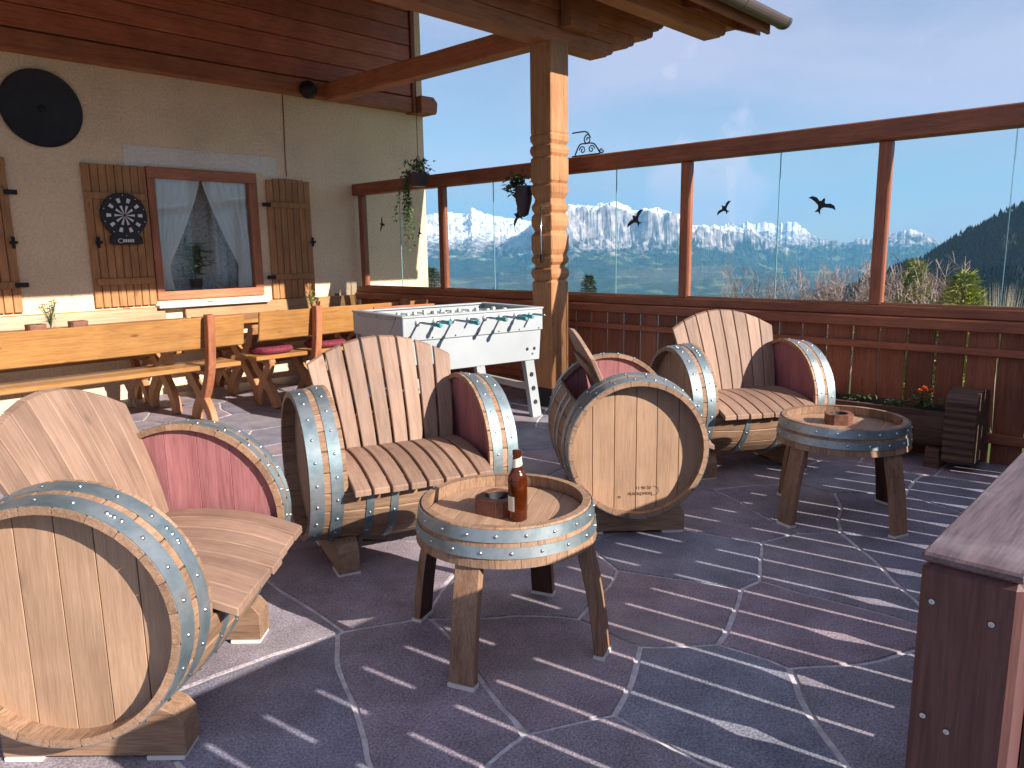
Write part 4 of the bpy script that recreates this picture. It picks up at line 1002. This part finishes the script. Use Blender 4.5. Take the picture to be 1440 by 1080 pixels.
for x in (-.56, .56):
    for z in (.52,): link_obj('bolt', lathe_mesh('bolt', [(0, .006), (.008, .004), (.010, 0), (0, -.002)], 12), 'chrome', ft, (x*.93, -FWD/2+.009, z), (PI/2, 0, 0))
BOLT = lathe_mesh('screw', [(0, .003), (.005, .002), (.0065, 0), (0, -.002)], 10)
for x in np.linspace(-.58, .58, 7): link_obj('screw', BOLT, 'iron', ft, (x, -FWD/2-.0005, .72), (PI/2, 0, 0))
for y in (-.3, 0, .3): link_obj('screw', BOLT, 'iron', ft, (-FLN/2-.0005, y, .86), (0, -PI/2, 0))
for x, z in ((.54, .56), (.47, .56)): link_obj('screw', lathe_mesh('screw', [(0, .004), (.012, .003), (.015, 0), (0, -.002)], 12), 'chrome', ft, (x, -FWD/2+.0095, z), (PI/2, 0, 0))
HANDLE = lathe_mesh('handle', [(0, 0), (.012, 0), (.015, .02), (.0125, .06), (.017, .11), (.012, .125), (0, .127)], 14)
BUMP = lathe_mesh('bumper', [(.009, -.0), (.022, 0), (.024, .008), (.018, .02), (.009, .022)], 14)
bmq = bmesh.new(); bm_box(bmq, (-.010, -.014, -.075), (.010, .014, -.02), .004); bm_box(bmq, (-.012, -.02, -.02), (.012, .02, .03), .006); PLAYER = from_bm('player', bmq)
for k in range(8):
    x = -.50+k*1.0/7; near_side = True
    ext = (.20, .09, .23, .12, .16, .21, .10, .18)[k]; rodz = .835
    rod = tube('rod', [(0, -FWD/2-ext, 0), (0, FWD/2+.32-ext, 0)], .008, 'chrome', ft, 8, (x, 0, rodz))
    if k % 2 == 0 or k in (1, 5): link_obj('handle', HANDLE, 'teal', rod, (0, -FWD/2-ext+.01, 0), (PI/2, 0, 0))
    else: link_obj('handle', HANDLE, 'teal', rod, (0, FWD/2+.31-ext, 0), (-PI/2, 0, 0))
    link_obj('bumper', BUMP, 'whitep', rod, (0, -FWD/2-.002, 0), (PI/2, 0, 0))
    for j in range((2, 3, 3, 4, 4, 3, 3, 2)[k]):
        nn = (2, 3, 3, 4, 4, 3, 3, 2)[k]; link_obj('player', PLAYER, 'teal' if k % 2 else 'whitep', rod, (0, (j-(nn-1)/2)*.16+.03*math.sin(k*3), 0), (0, .2*math.sin(k*2.1), 0))

# ------------------------------------------------------------------ tavern benches and tables
def bench(label, x0, x1, yb, ups, flip=1, xlegs=(), bh=(.60, .845), rz=0):
    c = (x0+x1)/2; t = thing('backed_bench', label, 'bench', (c, yb, 0), rz, 'wooden benches with backrests')
    F = flip
    def b(name, lo, hi, mat): lo2 = (lo[0], min(lo[1]*F, hi[1]*F), lo[2]); hi2 = (hi[0], max(lo[1]*F, hi[1]*F), hi[2]); return box(name, lo2, hi2, mat, t, .006)
    prism('backrest', [(F*.045, bh[0]), (F*.07, bh[0]), (F*.028, bh[1]), (F*.0, bh[1])], x0-c, x1-c, 'x', 'pine_x', t, .006)
    for i in range(2): b('seat_board', (x0-c-.02, .075+i*.178, .425), (x1-c-.02, .075+i*.178+.172, .462), 'pine_x')
    for ux in ups:
        up = smoothpts([(-.005, .87), (.005, .72), (.028, .55), (.062, .42), (.13, .28), (.19, .2)], 4); lo_ = smoothpts([(.18, .215), (.25, .13), (.30, .06), (.315, 0)], 4)
        prism('upright', [(F*a, z) for a, z in ribbon([Vector(p)-Vector((.045, 0)) for p in up], [.075]*len(up))], ux-c-.03, ux-c+.03, 'x', 'red_z', t, .005)
        prism('rear_leg', [(F*a, z) for a, z in ribbon(lo_, [.09, .09, .085, .085, .085, .085, .09, .09, .095, .1, .1, .1, .105][:len(lo_)])], ux-c-.028, ux-c+.028, 'x', 'larch_z', t, .005)
    for ux in list(ups)+list(xlegs):
        xl = smoothpts([(.40, .424), (.33, .34), (.22, .235), (.12, .15), (.055, .07), (.03, 0)], 4)
        prism('front_leg', [(F*a, z) for a, z in ribbon(xl, .095)], ux-c-.026, ux-c+.026, 'x', 'larch_z', t, .005)
        if ux in xlegs:
            x2 = smoothpts([(.10, .424), (.13, .34), (.22, .235), (.30, .1), (.32, 0)], 4); prism('rear_leg', [(F*a, z) for a, z in ribbon(x2, .09)], ux-c-.024, ux-c+.024, 'x', 'larch_z', t, .005)
        b('seat_bearer', (ux-c-.03, .06, .385), (ux-c+.03, .44, .424), 'larch_y')
    return t
def table(label, x0, x1, y0, y1, sup):
    c = (x0+x1)/2; cy = (y0+y1)/2; t = thing('tavern_table', label, 'table', (c, cy, 0), 0, 'long wooden tavern tables'); w = (y1-y0)/4
    for i in range(4): box('top_board', (x0-c, y0-cy+i*w+.0015, .722), (x1-c, y0-cy+(i+1)*w-.0015, .76), 'larch_x' if i else 'pine_x', t, .004)
    hw = (y1-y0)/2
    for sx in sup:
        for F, e in ((1, .0), (-1, .002)):
            xl = smoothpts([(F*(hw-.10), .68), (F*.17, .52), (F*.03, .38), (-F*.12, .24), (-F*.22, .12), (-F*.25, 0)], 4)
            prism('leg', ribbon(xl, .10), sx-c-.028-e, sx-c+.028+e, 'x', 'larch_z', t, .005)
        box('top_bearer', (sx-c-.04, -hw+.05, .665), (sx-c+.04, hw-.05, .7215), 'larch_y', t, .005)
    box('stretcher', (min(sup)-c+.05, -.03, .30), (max(sup)-c-.05, .03, .37), 'larch_x', t, .005)
    return t
bench('long orange backed bench in front of the table with two wooden blocks', -.4, 2.90, 5.735, (2.585, .15))
bench('orange backed bench with burgundy cushions in front of the table end by the football table', 3.10, 4.95, 5.86, (3.62, 4.6), 1, (3.22,))
bench('backed bench against the house wall below the dartboard shutter', -.4, 2.93, 7.40, (2.6, .2), -1)
bench('backed bench against the house wall beside the right shutter', 3.12, 5.12, 7.40, (3.4, 4.9), -1)
table('long tavern table under the dartboard holding a flower vase and two wooden blocks', -.4, 2.93, 6.27, 6.95, (2.55, .1))
table('tavern table near the windbreak holding a small vase of green sprigs', 2.985, 4.80, 6.27, 6.95, (3.3, 4.45))
def cushion(label, x, y, rz):
    me = lathe_mesh('cushion', [(0, 0), (.15, 0), (.175, .012), (.185, .03), (.175, .05), (.15, .06), (0, .055)], 24)
    for v_ in me.vertices: v_.co.x = math.copysign(min(abs(v_.co.x)*1.08, .175), v_.co.x)
    return tag(link_obj('cushion', me, 'burgundy', None, (x, y, .463), (0, 0, rz)), label, 'cushion', 'burgundy seat cushions')
cushion('burgundy cushion on the bench seat beside the football table', 4.40, 6.12, .1); cushion('burgundy cushion in the middle of the bench seat behind its upright', 3.88, 6.12, -.1); cushion('burgundy cushion at the free end of the bench seat', 3.32, 6.12, .3)
def vase(label, x, y, n, cols, hgt, zmax):
    t = thing('flower_vase', label, 'vase', (x, y, .7605), 0)
    link_obj('glass', lathe_mesh('glass', [(0, 0), (.03, 0), (.034, .03), (.028, .07), (.032, .11), (.030, .11), (.0, .008)], 20), 'winglass', t)
    bm = bmesh.new(); tips = []
    for k in range(n):
        a = random.uniform(0, 6.28); s = random.uniform(.02, .075); p = (s*math.cos(a), s*math.sin(a), random.uniform(zmax*.65, zmax)); tips.append(p); tube_bm(bm, [(0, 0, .01), (p[0]*.3, p[1]*.3, .1), p], .0022, 4)
    link_obj('stems', from_bm('stems', bm), 'leaf', t)
    link_obj('leaves', plant_mesh('leaves', 40, lambda: ((random.gauss(0, .02), random.gauss(0, .02), random.uniform(.05, zmax*.8)), (random.gauss(0, 1), random.gauss(0, 1), random.uniform(0, 1)), .012, .05)), 'leaf', t)
    for k, p in enumerate(tips):
        if not cols: break
        v = []; f = []
        for q in range(7): leaf(v, f, p, (math.cos(q*.9), math.sin(q*.9), .35), .022, .026)
        link_obj('blossom', from_py('blossom', v, f), cols[k % len(cols)], t)
    return t
vase('small glass vase of yellow and violet flowers between two wooden blocks', 1.775, 6.72, 14, ('yellow', 'violet', 'yellow'), .11, .24)
vase('small glass vase of green sprigs on the table near the windbreak', 4.10, 6.68, 9, (), .11, .22)
tag(link_obj('doily', lathe_mesh('doily', [(0, 0), (.11, 0), (.11, .0015), (0, .0015)], 28, False), 'doily', None, (1.86, 6.64, .7605)), 'white paper doily beside the flower vase on the long table', 'doily')
for lab, x, y in (('wooden block ashtray beside the flower vase on the side away from the doily', 1.655, 6.66), ('wooden block ashtray next to the doily beyond the flower vase', 1.965, 6.70)):
    ashtray(lab, x, y, .7605, .1, .13, .055)

# ------------------------------------------------------------------ hanging plants, opener, log planter
hp = thing('hanging_planter', 'dark hanging pot with long trailing ivy beside the house corner', 'hanging plant', (4.865, 5.85, 1.955))
link_obj('pot', lathe_mesh('pot', [(0, 0), (.07, 0), (.10, .05), (.108, .12), (.098, .12), (.088, .06), (0, .05)], 24), 'pot', hp)
link_obj('soil', lathe_mesh('soil', [(0, .095), (.094, .095), (.094, .085), (0, .085)], 16), 'soil', hp)
tube('cord', [(0, 0, .30), (.0, 0, .7), (0, 0, .993)], .003, 'iron', hp, 5)
for k in range(3): a = k*2.094; tube('cord', [(.1*math.cos(a), .1*math.sin(a), .115), (0, 0, .30)], .0025, 'iron', hp, 5)
link_obj('foliage', plant_mesh('foliage', 170, lambda: ((random.gauss(0, .06), random.gauss(0, .06), random.uniform(.10, .24)), (random.gauss(0, 1), random.gauss(0, 1), random.gauss(.2, .6)), .03, random.uniform(.035, .06))), 'leaf', hp)
v = []; f = []; bm = bmesh.new()
for k in range(8):
    a0 = Vector((-.03+random.gauss(0, .03), .07+random.gauss(0, .03), .12)); L = random.uniform(.35, .72); pts = [a0, a0+Vector((-.04, .05, .02))]
    while pts[-1].z > .12-L: pts.append(pts[-1]+Vector((random.gauss(0, .006), random.gauss(.001, .006), -.035)))
    tube_bm(bm, pts, .002, 4)
    for p in pts[1:]:
        for q in range(3): leaf(v, f, p, (random.gauss(0, 1), random.gauss(0, 1), random.gauss(-.3, .5)), .028, random.uniform(.028, .045))
link_obj('vines', from_bm('vines', bm), 'leaf', hp); link_obj('trailing_leaves', from_py('trailing_leaves', v, f), 'leaf', hp)
pp = thing('post_planter', 'small dark ivy pot fixed to the shaded back of the carved post', 'hanging plant', (4.80, 4.40, 1.60))
link_obj('pot', lathe_mesh('pot', [(0, 0), (.04, .02), (.07, .14), (.075, .26), (.066, .26), (.06, .2), (0, .2)], 18), 'pot', pp)
link_obj('bracket', from_bm('bracket', (lambda b: (bm_box(b, (-.015, -.125, .18), (.015, -.06, .21), .003), b)[1])(bmesh.new())), 'iron', pp)
link_obj('foliage', plant_mesh('foliage', 110, lambda: ((random.gauss(-.02, .05), random.gauss(.05, .06), random.uniform(.2, .36)), (random.gauss(-.3, 1), random.gauss(.4, 1), random.gauss(.0, .6)), .05, random.uniform(.05, .085))), 'needle', pp)
op = thing('bottle_opener', 'long thin steel rod hanging on the shaded side of the carved post', 'tool', (4.752-.012, 4.15, 1.24))
tube('rod', [(0, 0, 0), (0, .0, .08), (-.004, .002, .2), (0, 0, .42)], [.007, .005, .006, .005], 'chrome', op, 8)
tube('hanger', [(0, 0, .42), (-.004, -.02, .432), (0, -.075, .435)], .004, 'chrome', op, 6)
box('grip', (-.012, -.012, -.02), (.008, .012, .05), 'iron', op, .004)
lp = thing('log_planter', 'hollowed log planter with serrated end boards below the windbreak', 'planter', (4.99, 1.45, 0))
o = []; n = 16
for k in range(n+1): a = PI+PI*k/n; o.append((.135*math.cos(a), .255+.135*math.sin(a)*1.12))
o = [(-.135, .345)]+o+[(.135, .345), (.105, .345)]+[(.105*math.cos(2*PI-PI*k/n), .26-.10*math.sin(PI*k/n)) for k in range(n+1)]+[(-.105, .345)]
prism('trough', o, -.335, .40, 'y', 'logwood', lp, 0)
link_obj('soil', from_bm('soil', (lambda b: (bm_box(b, (-.104, -.334, .30), (.104, .398, .325), 0), b)[1])(bmesh.new())), 'soil', lp)
def endboard(y0, y1, h):
    o = [(-.15, .06), (.15, .06)]; st = 9
    for i in range(st*2+1): z = .06+(h-.06)*i/(st*2); o.append((.15+(.012 if i % 2 else 0), z))
    o += [(.11, h+.03), (.0, h+.045), (-.11, h+.03)]
    for i in range(st*2+1)[::-1]: z = .06+(h-.06)*i/(st*2); o.append((-.15-(.012 if i % 2 else 0), z))
    return prism('end_board', o, y0, y1, 'y', 'logwood', lp, 0)
endboard(-.50, -.338, .44); endboard(.402, .44, .36)
for y in (-.28, .28): box('foot', (-.12, y-.04, 0), (.12, y+.04, .118), 'logwood', lp, .004)
tube('handle', [(-.17, .44, .40), (-.17, .50, .41), (-.17, .50, .34)], .006, 'rivet', lp, 6)
mg = thing('marigold', 'orange marigold growing in the log planter', 'flower', (4.95, 1.25, .325))
link_obj('leaves', plant_mesh('leaves', 70, lambda: ((random.gauss(0, .03), random.gauss(0, .035), random.uniform(.0, .09)), (random.gauss(0, 1), random.gauss(0, 1), random.uniform(-.2, .8)), .02, .045)), 'leaf', mg)
for p in ((0, .03, .115), (-.02, -.035, .125), (-.03, .0, .14), (.02, -.01, .11)):
    v = []; f = []
    for q in range(26): leaf(v, f, p, (math.cos(q*2.4)*(1-q/40), math.sin(q*2.4)*(1-q/40), .1+q/26), .016, .022)
    link_obj('blossom', from_py('blossom', v, f), 'orange', mg)
for lab, y, nl in (('low green sprouts beside the marigold in the log planter', 1.43, 40), ('low green sprouts at the barrel chair end of the log planter', 1.66, 55)):
    sp = thing('sprouts', lab, 'plant', (4.97, y, .325)); link_obj('leaves', plant_mesh('leaves', nl, lambda: ((random.gauss(0, .03), random.gauss(0, .05), random.uniform(0, .04)), (random.gauss(0, 1), random.gauss(0, 1), random.uniform(0, 1)), .016, .04)), 'leaf', sp)

# ------------------------------------------------------------------ young trees and bare bushes on the slope beyond the windbreak
def ground(x, y): return far_height(math.atan2(y, x), math.hypot(x, y))
def at(px, py, dist):
    d = pdir(px, py); s = dist/math.hypot(d.x, d.y); return d.x*s, d.y*s, CAM_H+d.z*s
def conifer(label, px, pytop, dist, mat, width, dens=1.0, group='young conifers beyond the windbreak'):
    x, y, zt = at(px, pytop, dist); zb = ground(x, y)-.05; h = zt-zb
    t = thing('young_conifer', label, 'conifer', (x, y, zb), random.uniform(0, 6), group)
    tube('trunk', [(0, 0, 0), (.02, 0, h*.5), (0, 0, h*.97)], [width*.09, width*.05, .008], 'bark', t, 6)
    v = []; f = []; levels = int(h*13*dens)
    for i in range(levels):
        fr = (i+.5)/levels; z = h*(.10+.88*fr); L = width*(1-fr)**.85*random.uniform(.75, 1.1)+.05; nb_ = 9
        for k in range(nb_):
            a = k*2*PI/nb_+i*1.7+random.uniform(-.25, .25); d = Vector((math.cos(a), math.sin(a), .12+.25*fr))
            m_ = max(3, int(L/.085)); 
            for q in range(m_):
                p = Vector((0, 0, z))+d*L*(q+.6)/m_-Vector((0, 0, .22*L*((q+.6)/m_)**2))
                for _ in range(4):
                    leaf(v, f, p, (d.x+random.gauss(0, .6), d.y+random.gauss(0, .6), random.gauss(.15, .4)), .022, random.uniform(.10, .19))
    link_obj('crown', from_py('crown', v, f), mat, t); return t
conifer('yellow-green young conifer with broad crown next to the dry plume grass', 1357, 383, 13.0, 'needle_y', .95)
conifer('slender yellow-green young conifer beside the broad one', 1288, 365, 14.5, 'needle_y', .72)
conifer('small dark fir seen through the pane beside the carved post', 828, 384, 26, 'needle', 1.0, .8)
conifer('dark fir at the corner of the house beyond the glass', 606, 374, 24, 'needle', 1.5, .8)
def bare(label, px, pytop, dist, spread, nst, mat='twig', lean=.35):
    nst = int(nst*1.8)
    x, y, zt = at(px, pytop, dist); zb = ground(x, y)-.05; h = zt-zb
    t = thing('bare_bush', label, 'bush', (x, y, zb), random.uniform(0, 6), 'leafless bushes beyond the windbreak'); bm = bmesh.new()
    tw = bmesh.new()
    for k in range(nst):
        a = random.uniform(0, 6.28); hh = h*random.uniform(.7, 1.0); tip = Vector((math.cos(a)*spread*random.uniform(.2, 1), math.sin(a)*spread*random.uniform(.2, 1), hh)); mid = Vector((tip.x*.35, tip.y*.35, hh*.5)); base = Vector((tip.x*.08, tip.y*.08, 0))
        tube_bm(bm, [base, mid, tip], [.02, .011, .003], 4)
        for q in range(22):
            s = random.uniform(.35, .97); p = mid.lerp(tip, (s-.5)*2) if s > .5 else base.lerp(mid, s*2); d = Vector((random.gauss(0, 1), random.gauss(0, 1), random.uniform(.8, 2.6))).normalized(); L = random.uniform(.25, .7)*(1.2-s*.6)
            e = p+d*L; tube_bm(tw, [p, p+d*L*.5+Vector((0, 0, .02)), e], [.005, .0035, .002], 3)
            for _ in range(2): d2 = (d+Vector((random.gauss(0, .6), random.gauss(0, .6), random.gauss(.2, .3)))).normalized(); tube_bm(tw, [p+d*L*.5, p+d*L*.5+d2*L*.5], [.004, .0025], 3)
    link_obj('stems', from_bm('stems', bm), mat, t); link_obj('twigs', from_bm('twigs', tw), mat, t); return t
bare('bare grey bush with upright stems between the two young conifers', 1322, 372, 14, .55, 9)
bare('bare bush leaning beside the mullion next to the slender conifer', 1252, 370, 13.5, .7, 10)
bare('wide bare bush with arching stems in front of the wooded slope', 1185, 370, 17, 1.3, 20)
bare('bare twiggy bush standing against the wide arching one', 1140, 378, 18, 1.1, 16)
bare('pinkish bare bush alone in the middle of its pane', 1068, 372, 22, 1.3, 26)
pg = thing('dry_grass_clump', 'pale dry plume grass clump outside the windbreak beside the broad conifer', 'grass clump', at(1412, 440, 8.5))
pg.location.z = ground(pg.location.x, pg.location.y)
hgt = at(1412, 392, 8.5)[2]-pg.location.z; v = []; f = []
for k in range(170):
    a = random.uniform(0, 6.28); s = random.uniform(0, .22); tip = Vector((s*math.cos(a), s*math.sin(a), hgt*random.uniform(.75, 1.0))); b = len(v); w = .006
    v += [Vector((-w, 0, 0))+tip*0.05, Vector((w, 0, 0))+tip*.05, tip*.7+Vector((w, 0, .02)), tip*.7-Vector((w, 0, -.02)), tip]; f += [(b, b+1, b+2, b+3), (b+3, b+2, b+4)]
link_obj('blades', from_py('blades', v, f), 'drygrass', pg)

# ------------------------------------------------------------------ air over the valley
bm = bmesh.new(); bm_box(bm, (-27000, -27000, -760), (27000, 27000, 1900))
m, t, p = newmat('air'); t.nodes.remove(p); pv = N(t, 'ShaderNodeVolumePrincipled'); pv.inputs['Color'].default_value = (.20, .60, 1, 1); pv.inputs['Density'].default_value = 3.6e-5; pv.inputs['Anisotropy'].default_value = .0
link(t, pv.outputs[0], [n for n in t.nodes if n.type == 'OUTPUT_MATERIAL'][0].inputs['Volume'])
tag(link_obj('haze', from_bm('haze', bm), m), kind='stuff')
